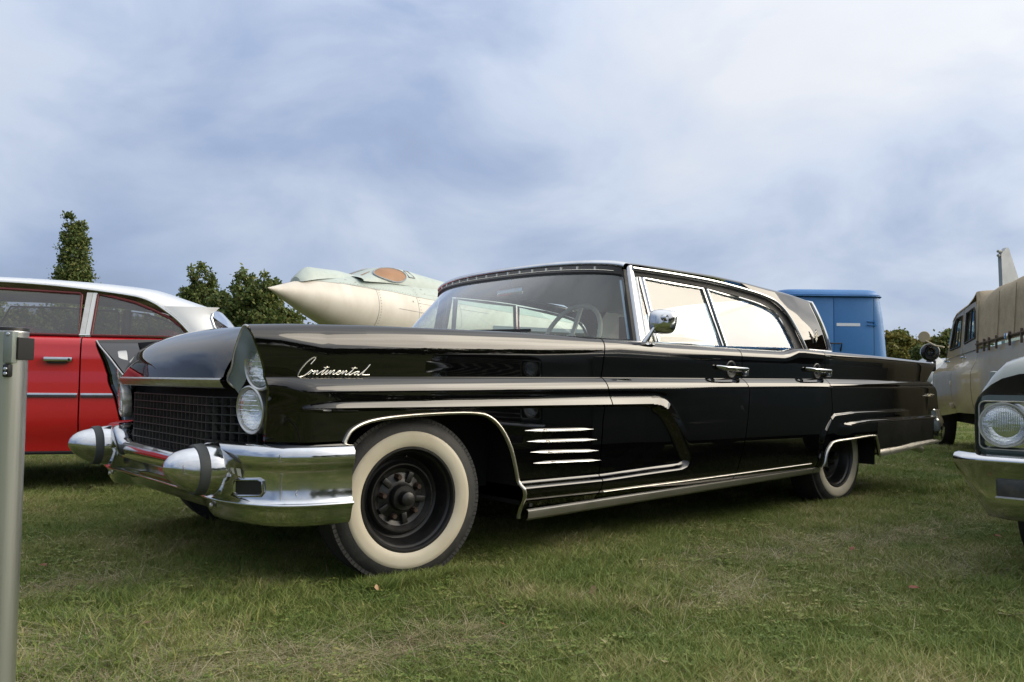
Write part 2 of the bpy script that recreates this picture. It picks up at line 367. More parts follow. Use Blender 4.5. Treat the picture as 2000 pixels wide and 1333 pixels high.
def side_panel(xs, SL, SR, bot, inner=None, fl=.3, fr=.25, flange=.016):
    """xs: base columns; SL/SR: edge x as a function of z; inner: list of functions x -> (half width, z) inboard of the ridge"""
    x0, x1 = xs[0], xs[-1]; rows = []
    def shift(xb, z):
        a = max(0, 1-(xb-x0)/fl) if fl else 0; b = max(0, 1-(x1-xb)/fr) if fr else 0
        return xb+a*(SL(z)-x0)+b*(SR(z)-x1)
    if inner:
        for fn in inner[::-1]:
            row = []
            for xb in xs:
                z = fn(xb)[1]; x = shift(xb, min(z, T(xb))); ww, zz = fn(x); row.append((x, -ww, zz))
            rows.append(row)
    for i in range(NROW):
        row = []
        for xb in xs:
            z = zrows(xb)[i]; x = shift(xb, z); z = zrows(x)[i]; b = bot(x)
            if z < b: z = b
            row.append((x, -side_w(x, z), z))
        rows.append(row)
    V, F = clean(grid(rows))
    return skirt((V, F), flange)
def skirt(vf, d):
    """turn the open edges of a side panel inwards by d"""
    V, F = list(vf[0]), list(vf[1]); key = lambda i: tuple(round(c, 6) for c in V[i])
    cnt = {}
    for q in F:
        for a, b in zip(q, q[1:]+q[:1]):
            k = (key(a), key(b)); kk = tuple(sorted(k)); cnt.setdefault(kk, []).append((a, b))
    new = {}
    for kk, l in cnt.items():
        if len(l) == 1:
            a, b = l[0]
            for i in (a, b):
                if i not in new: p = V[i]; V.append((p[0], p[1]+d, p[2])); new[i] = len(V)-1
            F.append((b, a, new[a], new[b]))
    return V, F
def cols(*segs):
    out = []
    for a, b, n in segs: out += list(np.linspace(a, b, n, endpoint=False))
    return [float(v) for v in out]+[float(segs[-1][1])]
SA = interp([(.98, 1.008), (.80, .985), (.75, .995), (.69, 1.017), (.67, 1.017), (.60, 1.003), (.35, .985), (.2, .966)])
SB = interp([(.98, 2.11), (.80, 2.115), (.74, 2.14), (.6, 2.125), (.45, 2.09), (.3, 2.03), (.2, 2.02)])
SC = interp([(.99, 3.01), (.80, 3.02), (.75, 3.03), (.62, 3.045), (.55, 3.01), (.50, 2.96), (.40, 2.91), (.30, 2.875), (.2, 2.86)])
SLN = interp([(.98, -.694), (.94, -.690), (.90, -.675), (.85, -.652), (.80, -.636), (.75, -.625), (.70, -.612), (.65, -.602), (.56, -.590)])      # front edge of the fender
SRT = interp([(.98, 4.80), (.955, 4.80), (.82, 4.625), (.806, 4.61), (.80, 4.64), (.735, 4.71), (.58, 4.745), (.38, 4.75)])  # tail
G = .0035
# front edge of the brow, from the ridge inwards
BROW_W = [.62, .69, .76, .85, .90]; BROW_Z = [.772, .815, .868, .925, .954]
def inner_fender(wf):
    def fn(x):
        ww = (W(x)-.086)*(1-wf)+.62*wf; ze = float(np.interp(ww, BROW_W, BROW_Z)); k = smooth(-.62, .05, x)
        return (ww, min(T(x)-.0004-.010*wf, ze*(1-k)+(T(x)-.004-.010*wf)*k))
    return fn
def bot_f(x):
    if x < -.345: return .556
    if x < .52: return float(np.interp(x, [p[0] for p in ARCH_F], [p[1] for p in ARCH_F]))
    return .240
botd = interp([(.5, .240), (2.95, .276)])
def bot_r(x):
    if x < 2.935: return .272
    if x < 3.645: return float(np.interp(x, [p[0] for p in ARCH_R], [p[1] for p in ARCH_R]))
    return .356+(x-3.645)*.028
def sill_in(k):
    def fn(x): return (W(x)-.095-k*.02, T(x)-.0015-.004*k) if k < 2 else (W(x)-.125, T(x)-.05)
    return fn
def deck_in(wf):
    def fn(x): return (W(x)-.10-wf, T(x)-.002-.22*wf*(1 if x > 3.3 else .3))
    return fn
xs_f = cols((-.635, -.60, 8), (-.60, -.36, 18), (-.36, -.22, 30), (-.22, .30, 28), (.30, .53, 64), (.53, 1.0-G, 26))
xs_d1 = cols((1.0+G, 1.25, 14), (1.25, 1.66, 52), (1.66, 2.1-G, 18))
xs_d2 = cols((2.1+G, 2.55, 16), (2.55, 2.85, 26), (2.85, 3.02-G, 10))
xs_q = cols((3.02+G, 3.1, 10), (3.1, 3.52, 26), (3.52, 3.66, 36), (3.66, 4.55, 34), (4.55, 4.70, 10))
fender = side_panel(xs_f, SLN, lambda z: SA(z)-G, bot_f, [inner_fender(w_) for w_ in (.02, .06, .11, .17, .25, .35, .46, .58, .70, .82, .92, 1.0)])
door1 = side_panel(xs_d1, lambda z: SA(z)+G, lambda z: SB(z)-G, botd, [sill_in(0), sill_in(1), sill_in(2)])
door2 = side_panel(xs_d2, lambda z: SB(z)+G, lambda z: SC(z)-G, botd, [sill_in(0), sill_in(1), sill_in(2)])
# the quarter panel begins at the seam, which leans over the wheel arch
def quarter_panel():
    rows = []; xs = xs_q
    for fn in [deck_in(.0), deck_in(.05), deck_in(.10)][::-1]:
        rows.append([(x, -fn(x)[0], fn(x)[1]) for x in [xb+max(0, 1-(4.70-xb)/.5)*(4.80-4.70) for xb in xs]])
    for i in range(NROW):
        row = []
        for j, xb in enumerate(xs):
            z = zrows(xb)[i]; f = j/(len(xs)-1)
            a = max(0, 1-(xb-3.02)/.30)
            x = xb+a*(SC(z)+G-xs[0])+max(0, 1-(4.70-xb)/.5)*(SRT(z)-4.70)
            z = zrows(x)[i]; z = max(z, bot_r(x)); row.append((x, -side_w(x, z), z))
        rows.append(row)
    return skirt(clean(grid(rows)), .016)
quarter = quarter_panel()
def both(name, vf, m, parent=None, **k):
    a = P(name, vf, m, parent or LIM, **k); b = P(name, mirror(vf), m, parent or LIM, **k); return a, b
fenders = both('fender', fender, 'black_paint', ang=50)
doors_a = both('door', door1, 'black_paint', ang=50)
doors_b = both('door', door2, 'black_paint', ang=50)
quarters = both('quarter_panel', quarter, 'black_paint', ang=50)
for q_ in quarters:                                   # valance behind the wheel: darkness put in as duller black, mirroring less grass
    q_.data.materials.append(MATS['dull_black'])
    for pl in q_.data.polygons:
        c_ = pl.center
        if c_.x > 3.60 and c_.z < .532: pl.material_index = 1

# strip that follows the body side: path of (x, z)
def strip(path, d, h, taper=0.0, prof=7, off=0.0015):
    rows = []; n = len(path)
    for i, (x, z) in enumerate(path):
        a = path[max(i-1, 0)]; b = path[min(i+1, n-1)]; tx, tz = b[0]-a[0], b[1]-a[1]; l = math.hypot(tx, tz) or 1; nx, nz = -tz/l, tx/l
        k = 1.0
        if taper: k = min(1, (i/(n-1))/taper+.12, ((n-1-i)/(n-1))/taper+.12)
        base = side_w(x, max(z, .20)); row = []
        for q in range(prof):
            s = -1+2*q/(prof-1); row.append((x+nx*s*d/2*k, -(base+off+h*k*math.sqrt(max(0, 1-s*s))), z+nz*s*d/2*k))
        rows.append(row)
    return grid(rows)
for sg, (fo, d1o, d2o, qo) in enumerate(zip(fenders, doors_a, doors_b, quarters)):
    mir = (lambda v: v) if sg == 0 else mirror
    P('arch_moulding', mir(strip([(x, z-.004) for x, z in ARCH_F]+[(.521, .21), (.521, .192)], .017, .011)), 'dull_chrome', fo)
    P('arch_moulding', mir(strip([(x, z-.004) for x, z in ARCH_R], .015, .010)), 'dull_chrome', qo)
    for (xa, za), (xb, zb) in (((.52, .566), (.94, .560)), ((.535, .519), (.96, .512)), ((.553, .473), (.973, .461)), ((.573, .425), (.99, .416))):
        pth = [(xa+(xb-xa)*k/14, za+(zb-za)*k/14) for k in range(15)]
        sp = P('fender_spear', mir(strip(pth, .015, .013, taper=.18)), 'chrome', fo)
        P('spear_tip', mir(strip([(xa+.07+.07*k/5, za-.004+.001*k) for k in range(6)], .010, .017, taper=.4)), 'dull_chrome', sp)
    # lower mouldings
    def rocker(xa, xb, za, zb, h0, h1, up=False):
        rows = []
        for k in range(19):
            f = k/18; x = xa+(xb-xa)*f; zt = za+(zb-za)*f; hh = h0+(h1-h0)*f; row = []
            for s in [0, .06, .12, .16, .3, .55, .8, .94, 1]:
                o = float(np.interp(s, [0, .06, .16, .3, .8, 1], [.974, .982, .988, .988, .984, .972])) if not up else W(x)+.002+.022*math.sin(min(1, s*1.25)*math.pi/2)
                row.append((x, -o, zt-hh*s))
            rows.append(row)
        return grid(rows)
    P('rocker_moulding', mir(rocker(.525, 2.845, .236, .274, .048, .040)), 'satin', LIM, ang=20)
    P('rocker_moulding', mir(rocker(2.85, 2.935, .274, .276, .040, .04)), 'satin', LIM, ang=20)
    P('rocker_moulding', mir(rocker(3.65, 3.80, .356, .362, .052, .054, True)), 'dull_chrome', LIM, ang=20)
    P('rocker_moulding', mir(rocker(3.805, 4.72, .362, .388, .054, .028, True)), 'dull_chrome', LIM, ang=20)
    # thin bright line near the foot of the doors
    P('sill_strip', mir(strip([(1.0+.1*k, .272+.0016*k) for k in range(19)], .006, .006)), 'dull_chrome', LIM)
    # door handles with their dished thumb wells
    for do, hx, hz in ((d1o, 1.885, .856), (d2o, 2.795, .862)):
        w0 = side_w(hx+.1, hz)
        well = P('handle_cup', mir(lathe([(0.006, .056), (.003, .050), (-.001, .044), (.004, .034), (.007, 0)], 'y', (hx+.125, -w0-.004, hz-.004), 28)), 'steel_black', do)
        path = [(hx-.012, -w0-.004, hz+.010), (hx, -w0-.022, hz+.006), (hx+.03, -w0-.040, hz), (hx+.12, -w0-.046, hz-.002), (hx+.20, -w0-.044, hz-.003), (hx+.225, -w0-.038, hz-.004)]
        hd = P('door_handle', mir(tube(path, [.006, .009, .011, .011, .011, .009], 10, flat=1.3)), 'chrome', do)
        P('handle_post', mir(box(hx+.200, hx+.232, -w0-.043, -w0+.003, hz-.038, hz-.006, .006)), 'chrome', hd)
        P('handle_post', mir(box(hx+.018, hx+.036, -w0-.036, -w0+.003, hz-.012, hz+.004, .004)), 'chrome', hd)

# hood
HX = interp([(.772, -.655), (.80, -.652), (.85, -.636), (.89, -.61), (.925, -.568), (.95, -.50), (.966, -.40), (.983, -.1), (.989, .3), (.9895, .66)])
HZ = [(-.655, .772), (-.6525, .786), (-.648, .81), (-.640, .838), (-.628, .862), (-.61, .89), (-.59, .91), (-.565, .927), (-.53, .942), (-.49, .953), (-.43, .963), (-.33, .971), (-.2, .978), (0, .984), (.2, .988), (.45, .989), (.70, .987)]
hrows = []
ny = 44
for hx, hz in HZ:
    row = []
    for k in range(ny+1):
        a = -1+2*k/ny; a = math.copysign(abs(a)**.8, a); y = .612*a
        bow = -.045*(1-a*a)*smooth(.2, -.6, hx)
        rise = .016*(1-abs(a)**2)*smooth(-.62, -.4, hx)+.012*smooth(.44, .36, abs(y))*smooth(-.60, -.35, hx)*smooth(.6, .0, hx)
        fz = inner_fender(1.0)(hx)[1]
        drop = (abs(a)**7)
        z = hz+rise; z = z*(1-drop)+min(z, max(fz+.006, hz-.035))*drop
        row.append((hx+bow, y, z))
    hrows.append(row)
hood = P('hood', flip(grid(hrows)), 'black_paint', LIM, ang=60)
lip = []
for (dx, z) in ((.002, .775), (-.004, .7725), (-.006, .768), (-.003, .757), (.004, .748), (.008, .741), (.016, .737), (.05, .735)):
    lip.append([(-.655-.045*(1-a*a)+dx, .615*a, z) for a in np.linspace(-1, 1, 31)])
P('hood_lip', grid(lip), 'dull_chrome', hood)
cw = [[(x, y, z) for y in np.linspace(-.86, .86, 21)] for x, z in ((.70, .986), (.80, .984), (1.2, .97), (1.36, .96))]
P('cowl', flip(grid(cw)), 'black_paint', LIM)

# headlamp nacelles
E_ = [(-.688, .925, .946), (-.691, .895, .951), (-.686, .85, .923), (-.666, .76, .867), (-.646, .69, .814), (-.632, .62, .771), (-.610, .625, .742), (-.575, .66, .728)]
B_ = [(-.61, .905, .935), (-.61, .865, .927), (-.605, .81, .90), (-.60, .77, .86), (-.60, .735, .815), (-.60, .69, .772), (-.60, .645, .738), (-.598, .645, .728)]
Es, Bs = spline(E_, 5), spline(B_, 5)
nac = grid([[tuple(np.array(e)*(1-t)+np.array(b)*t+np.array((0, 0, -.004*math.sin(t*math.pi)-.016*t))) for t in np.linspace(0, 1, 9)] for e, b in zip(Es, Bs)])
nac = ([(x, -y, z) for x, y, z in nac[0]], nac[1])
ow = []
for z in np.linspace(.945, .558, 18):
    xe = SLN(z)+.004; we = side_w(xe, min(z, .93))-.010
    ow.append([(xe-.004, -we-.006, z), (xe+.004, -we+.006, z), (xe+.014, -we+.020, z), (-.57, -we+.024, z), (-.53, -we+.03, z)])
rim = tube([(x-.002, -y, z+.001) for x, y, z in Es], .0045, 8)
hl_specs = []
for sg in (0, 1):
    mir = (lambda v: v) if sg == 0 else mirror
    hs = P('lamp_housing', mir(nac), 'silver_paint', LIM, ang=60)
    P('housing_rim', mir(rim), 'dull_chrome', hs)
    P('fender_lip', mir(grid([r[:3] for r in ow])), 'black_paint', hs); P('housing_wall', mir(grid([r[2:] for r in ow])), 'silver_paint', hs)
    for (lx, ly, lz, yaw_) in ((-.600, .764, .664, 9), (-.598, .828, .818, 12)):
        Mx = Matrix.Translation((lx, -ly, lz)) @ Matrix.Rotation(rad(yaw_), 4, 'Z') @ Matrix.Rotation(rad(-4), 4, 'Y')
        bez = lathe([(.03, .070), (-.004, .073), (-.010, .076), (-.013, .081), (-.010, .086), (0, .088), (.03, .088)], 'x', seg=40)
        refl = lathe([(-.002, .071), (.012, .064), (.028, .045), (.036, .02), (.038, 0)], 'x', seg=36)
        lens = lathe([(-.006, .072), (-.012, .064), (-.018, .046), (-.021, .024), (-.022, 0)], 'x', seg=36)
        # fluted glass: vertical and horizontal ribs as real relief
        ribs = []
        for q in range(-3, 4):
            hw = math.sqrt(max(0, .064**2-(q*.017)**2)); ribs.append(tube([(-.013-.008*(1-((abs(q)*.017)**2+yy*yy)/.0052), yy, q*.017) for yy in np.linspace(-hw, hw, 7)], .0016, 5))
        hl = P('headlight', mir(xf(bez, Mx)), 'dull_chrome', LIM)
        P('reflector', mir(xf(refl, Mx)), 'lens', hl); P('lens', mir(xf(lens, Mx)), 'lamp_glass', hl)
        P('lens_ribs', mir(xf(join(*ribs), Mx)), 'lens', hl)
    P('lamp_backing', mir(join(box(-.50, -.46, -.93, -.55, .50, .95))), 'dark', LIM)

# grille: bars one by one
gr = P('grille', join(box(-.52, -.50, -.70, .70, .40, .76)), 'dark', LIM)
GY = lambda y: -.632+.10*max(0, abs(y)-.45)/.27
def vbar(y, x, z0, z1, wd=.0016): return box(x-.008, x+.010, y-wd, y+wd, z0, z1)
for k in range(-16, 17):
    y = k*.0435; x = GY(y)
    P('grille_bar', vbar(y, x, .440, .702), 'grille_metal', gr, smooth_=False)
for k in range(9):
    z = .702-k*.0325
    pts = [(GY(y), y, z) for y in (-.70, -.58, -.45, -.2, 0, .2, .45, .58, .70)]
    rows_ = [[(p[0]+dx, p[1], p[2]+dz) for p in pts] for dx, dz in ((.010, -.0016), (-.008, -.0016), (-.008, .0016), (.010, .0016))]
    P('grille_bar', grid(rows_, closed_v=True), 'grille_metal', gr, smooth_=False)
studs = []
for i in range(-16, 16):
    for k in range(8):
        y = (i+.5)*.0435; z = .702-(k+.5)*.0325; x = GY(y)+.022
        studs.append(box(x, x+.02, y-.0095, y+.0095, z-.0085, z+.0085))
P('grille_studs', join(*studs), 'grille_metal', gr, smooth_=False, kind='stuff')

# front bumper: one chrome bar swept round the nose
PLAN = spline([(-.700, 0), (-.702, .25), (-.700, .45), (-.695, .56), (-.690, .66), (-.672, .76), (-.640, .86), (-.585, .945), (-.505, .995), (-.42, 1.018), (-.335, 1.026)], 5)
def bumper_rows():
    rows = []; n = len(PLAN)
    for i, (x, y) in enumerate(PLAN):
        a = PLAN[max(i-1, 0)]; b = PLAN[min(i+1, n-1)]; tx, ty = b[0]-a[0], b[1]-a[1]; l = math.hypot(tx, ty); nx, ny_ = -ty/l, tx/l
        k = smooth(.40, .58, y)                       # 0 in the middle, 1 beyond the bullets
        zt = .480*(1-k)+.542*k; end = smooth(-.40, -.335, x)*.012 if y > .9 else 0
        lo = smooth(.42, .62, y)
        pan = .05*(1-lo)
        sec = [(-.10, zt+.008), (-.045, zt+.007), (-.018, zt+.004), (-.006, zt-.004), (.002, zt-.016), (.005, zt-.034), (.003, zt-.054), (-.004, zt-.068), (-.012-.2*pan, zt-.075), (-.016-pan, zt-.090),
               (-.016-pan, .405), (-.014-pan*.8, .365), (-.010-pan*.6, .352), (.000-pan*.5, .349), (.003-pan*.5, .344), (.000-pan*.5, .339), (-.008-pan*.6, .334), (-.014-pan*.8, .318), (-.022-pan, .288), (-.034-pan, .272+.01*(1-lo)), (-.07-pan, .264+.01*(1-lo))]
        rows.append([(x+nx*o+end*.0, y+ny_*o, z) for o, z in sec])
    return rows
br = bumper_rows()
half = grid(br)
full = join(half, mirror(half))
bumper = P('bumper', flip(full), 'chrome', LIM, ang=75)
for s in (-1, 1):
    cy = s*.65
    nose = lathe([(-.864, 0), (-.8625, .010), (-.857, .022), (-.845, .038), (-.826, .054), (-.803, .067), (-.782, .0755), (-.764, .0805)], 'x', (0, cy, .452), 40)
    nose = ([(x, y, z+.012*smooth(-.76, -.86, x)) for x, y, z in nose[0]], nose[1])
    gb = P('bumper_guard', nose, 'chrome', bumper, ang=80)
    P('rubber_band', lathe([(-.765, .078), (-.764, .086), (-.760, .0885), (-.735, .091), (-.730, .0905), (-.727, .084)], 'x', (0, cy, .452), 40), 'bumper_rubber', gb)
    body_ = lathe([(-.729, .0865), (-.715, .090), (-.69, .0935), (-.66, .094), (-.635, .089), (-.615, .075), (-.60, .05)], 'x', (0, cy, .450), 40)
    P('guard_base', body_, 'chrome', gb, ang=80)
    # lamp recess framed in chrome on the bumper face
    def onb(y, z, o=0.0):
        i = int(np.argmin([abs(p[1]-y) for p in PLAN])); a = PLAN[max(i-1, 0)]; b = PLAN[min(i+1, len(PLAN)-1)]
        x = float(np.interp(y, [p[1] for p in PLAN], [p[0] for p in PLAN])); tx, ty = b[0]-a[0], b[1]-a[1]; l = math.hypot(tx, ty)
        return (x-ty/l*(o-.015), s*(y+tx/l*(o-.015)), z)
    loop = [(.772, .375), (.772, .415), (.780, .423), (.88, .430), (.895, .424), (.899, .388), (.89, .376), (.79, .367), (.772, .375)]
    P('lamp_frame', tube([onb(y, z, .003) for y, z in loop], .0055, 8, cap=False), 'chrome', bumper)
    zs = [(.772, .415, .375), (.80, .425, .367), (.83, .427, .369), (.86, .429, .372), (.897, .424, .379)]
    P('turn_lamp', grid([[onb(y, z0+(z1-z0)*t, .0012) for t in (0, .5, 1)] for y, z0, z1 in zs]), 'steel_black', bumper)
    P('bolt', xf(lathe([(.0, .011), (-.004, .0105), (-.007, .007), (-.008, 0)], 'x', seg=16), Matrix.Translation(onb(.985, .385, .001)) @ Matrix.Rotation(rad(s*62), 4, 'Z')), 'dull_chrome', bumper)
    P('bolt', xf(lathe([(.0, .011), (-.004, .0105), (-.007, .007), (-.008, 0)], 'x', seg=16), Matrix.Translation(onb(.63, .318, .006)) ), 'dull_chrome', bumper)
def onb1(y, z, o=0.0):
    x = float(np.interp(y, [p[1] for p in PLAN], [p[0] for p in PLAN])); i = int(np.argmin([abs(p[1]-y) for p in PLAN])); a = PLAN[i-1]; b = PLAN[i+1]; tx, ty = b[0]-a[0], b[1]-a[1]; l = math.hypot(tx, ty)
    return (x-ty/l*(o-.0155), -(y+tx/l*(o-.0155)), z)
for ya, yb, za, zb in ((.742, .768, .462, .440), (.774, .805, .462, .432)):
    P('sticker', ([onb1(ya, za, .002), onb1(yb-.008, za, .002), onb1(yb, zb, .002), onb1(ya+.010, zb+.006, .002)], [(0, 1, 2, 3)]), 'sticker', bumper, smooth_=False)

# wheels
def wheel(cx, s, steer=0.0):
    cz = .313
    Mx = Matrix.Translation((cx, s*.800, cz)) @ Matrix.Rotation(steer, 4, 'Z')
    tp = [(.085, .200), (.094, .207), (.0985, .225), (.1005, .248), (.099, .268), (.094, .286), (.084, .303), (.072, .314), (.055, .320), (0, .323), (-.055, .320), (-.072, .314), (-.084, .303), (-.094, .286), (-.1, .25), (-.094, .207), (-.085, .2)]
    def side(vf): return [(x, -y if s < 0 else y, z) for x, y, z in vf[0]], (vf[1] if s > 0 else [tuple(reversed(q)) for q in vf[1]])
    def flat(vf):
        o = []
        for x, y, z in vf[0]:
            if z < -.290: y *= 1+.5*(-.29-z); z = -.290+(z+.290)*.55
            o.append((x, y, z))
        return o, vf[1]
    wh = P('wheel', xf(side(flat(lathe([(t*1.0, r) for t, r in tp], 'y', seg=96))), Mx), 'rubber', LIM, ang=60)
    for (t0, t1) in ((.056, .081), (-.081, -.056)):
        tread = [xf(box(-.0078, .0078, t0, t1, .300, .3205), Matrix.Rotation(2*math.pi*k/110, 4, 'Y')) for k in range(110)]
        P('tread_blocks', xf(side(flat(join(*tread))), Mx), 'rubber', wh, smooth_=False, kind='stuff')
    P('whitewall', xf(side(lathe([(.0935, .2045), (.0995, .214), (.1025, .230), (.1028, .248), (.1005, .2625), (.0965, .2655)], 'y', seg=96)), Mx), 'whitewall', wh, ang=60)
    rim_p = [(.080, .206), (.092, .204), (.096, .200), (.096, .195), (.090, .190), (.080, .187), (.074, .181), (.070, .178), (.055, .175), (.050, .172), (.030, .168), (.012, .160), (.006, .150), (.010, .143), (.026, .138), (.034, .133), (.034, .128), (.026, .122), (.014, .112), (.008, .095), (.012, .078), (.020, .066), (.022, .055), (.020, .040), (.02, 0)]
    rm = P('rim', xf(side(lathe(rim_p, 'y', seg=72)), Mx), 'steel_black', wh, ang=28)
    hub = lathe([(.015, .053), (.046, .051), (.052, .047), (.053, .030), (.070, .029), (.084, .026), (.088, .018), (.089, 0)], 'y', seg=30)
    P('hub', xf(side(hub), Mx), 'steel_black', rm, ang=30)
    for k in range(5):
        a = 2*math.pi*k/5+.5; M2 = Mx @ Matrix.Translation((.080*math.cos(a), 0, .080*math.sin(a)))
        P('lug_nut', xf(side(lathe([(.008, .016), (.016, .0135), (.034, .0125), (.040, .009), (.040, 0)], 'y', seg=6)), M2), 'rust' if s < 0 else 'steel_black', rm, ang=20)
        a += .63; M3 = Mx @ Matrix.Rotation(-a, 4, 'Y')
        P('spoke_rib', xf(side(xf(box(.062, .106, .006, .026, -.012, .012, .005), Matrix.Identity(4))), M3), 'steel_black', rm)
    P('valve', xf(side(tube([(.004, .03, .158), (.000, .062, .164)], [.004, .003], 6)), Mx), 'rust', rm)
wheel(0, -1, rad(-6.9)); wheel(3.327, -1); wheel(0, 1, rad(-6.9)); wheel(3.327, 1)
# dark underside and wheel wells
P('chassis', join(box(-.50, 4.55, -.60, .60, .24, .34), box(.56, 2.88, -.93, .93, .26, .32), box(-.46, .60, -.66, .66, .30, .76), box(2.9, 3.75, -.66, .66, .3, .75), box(3.70, 4.6, -.90, .90, .36, .46)), 'dark', LIM)
P('wheel_well', join(*[join(box(a, b, -.955, .955, .70, .72), box(b-.005, b+.012, -.955, -.6, .24, .72), box(b-.005, b+.012, .6, .955, .24, .72)) for a, b in ((-.44, .565), (2.80, 3.70))]), 'dark', LIM)
P('door_core', join(box(.95, 3.1, -.945, -.90, .26, .90), box(.95, 3.1, .90, .945, .26, .90)), 'dark', LIM)
for s in (-1, 1): P('exhaust_pipe', tube([(4.2, s*.70, .30), (4.75, s*.70, .305), (4.9, s*.70, .29), (5.02, s*.71, .262)], .028, 12), 'dull_chrome', LIM)

# ------------------------------------------------------------------ greenhouse
gplane = lambda z: .872-(z-.985)*.235
RE = interp([(1.1, 1.366), (1.3, 1.376), (1.45, 1.382), (2.11, 1.380), (2.45, 1.368), (2.69, 1.352), (3.0, 1.338), (3.28, 1.315)])
RG = interp([(1.1, .795), (1.5, .80), (2.2, .795), (2.8, .775), (3.3, .745)])
CR = interp([(1.1, 1.398), (1.2, 1.414), (1.4, 1.436), (1.7, 1.450), (2.2, 1.453), (2.7, 1.440), (3.0, 1.425), (3.28, 1.396)])
HDR = lambda a: 1.205+.135*abs(a)**2.4
na = 48
def roofrow(t, dz=0.0, dg=0.0):
    row = []
    for k in range(na+1):
        a = math.sin((-1+2*k/na)*math.pi/2); x0 = HDR(a); x1 = 3.265
        x = x0+(x1-x0)*t; e = RE(x); c_ = CR(x)
        z = e+(c_-e)*(1-abs(a)**2.5)**.62
        row.append((x, (RG(x)-dg)*a, z+dz))
    return row
ts = [0, .012, .03]+[float(v) for v in np.linspace(.06, 1, 26)]
roof = P('roof', flip(grid([roofrow(t) for t in ts])), 'black_paint', LIM, ang=60)
P('headliner', grid([roofrow(t, -.03, .03) for t in ts]), 'headliner', LIM)
hr = roofrow(0)
P('header_trim', flip(grid([[(p[0]+dx, p[1]*(1+ds), p[2]+dz) for p in hr] for dx, dz, ds in ((.045, .006, .0), (.02, .007, .002), (.002, .004, .004), (-.010, -.004, .006), (-.014, -.014, .006), (-.010, -.022, .006), (.01, -.024, .004))])), 'chrome', roof, ang=80)
# windscreen
def ws(a, t):
    top = np.array((HDR(a)-.006, .788*a, hr[0][2]+(CR(HDR(a))-RE(HDR(a)))*(1-abs(a)**2.5)**.62-.028+(RE(HDR(a))-RE(HDR(1)))))
    bot = np.array((.735+.60*abs(a)**3.4, .858*a, .982))
    p = bot*(1-t)+top*t; p[0] -= .030*math.sin(t*math.pi)*(1-abs(a)**4); return tuple(p)
As = [math.sin(v*math.pi/2) for v in np.linspace(-1, 1, 49)]
wind = P('windscreen', grid([[ws(a, t) for a in As] for t in np.linspace(0, 1, 14)]), 'windscreen_glass', LIM, ang=180)
def band(t0, t1, off):
    rows = []
    for t, o in ((t0, 0), (t0+(t1-t0)*.15, off), (t0+(t1-t0)*.85, off), (t1, 0)):
        rows.append([(ws(a, t)[0]-o, ws(a, t)[1]*(1+o*.6), ws(a, t)[2]+o*.4) for a in As])
    return grid(rows)
gk = P('gasket', band(.885, 1.02, .010), 'rubber', wind)
P('gasket', band(-.02, .02, .008), 'rubber', wind)
for k, a in enumerate(np.linspace(-.84, .84, 15)):
    p = ws(a, .955); yawc = -a*.6
    P('trim_clip', xf(box(-.004, .004, -.005, .005, -.010, .010), Matrix.Translation((p[0]-.012, p[1], p[2]+.004))), 'pale_metal', gk, smooth_=False)
P('trim_rail', tube([(ws(a, .938)[0]-.011, ws(a, .938)[1]*1.008, ws(a, .938)[2]+.004) for a in np.linspace(-.95, .97, 40)], .0016, 5), 'pale_metal', gk)
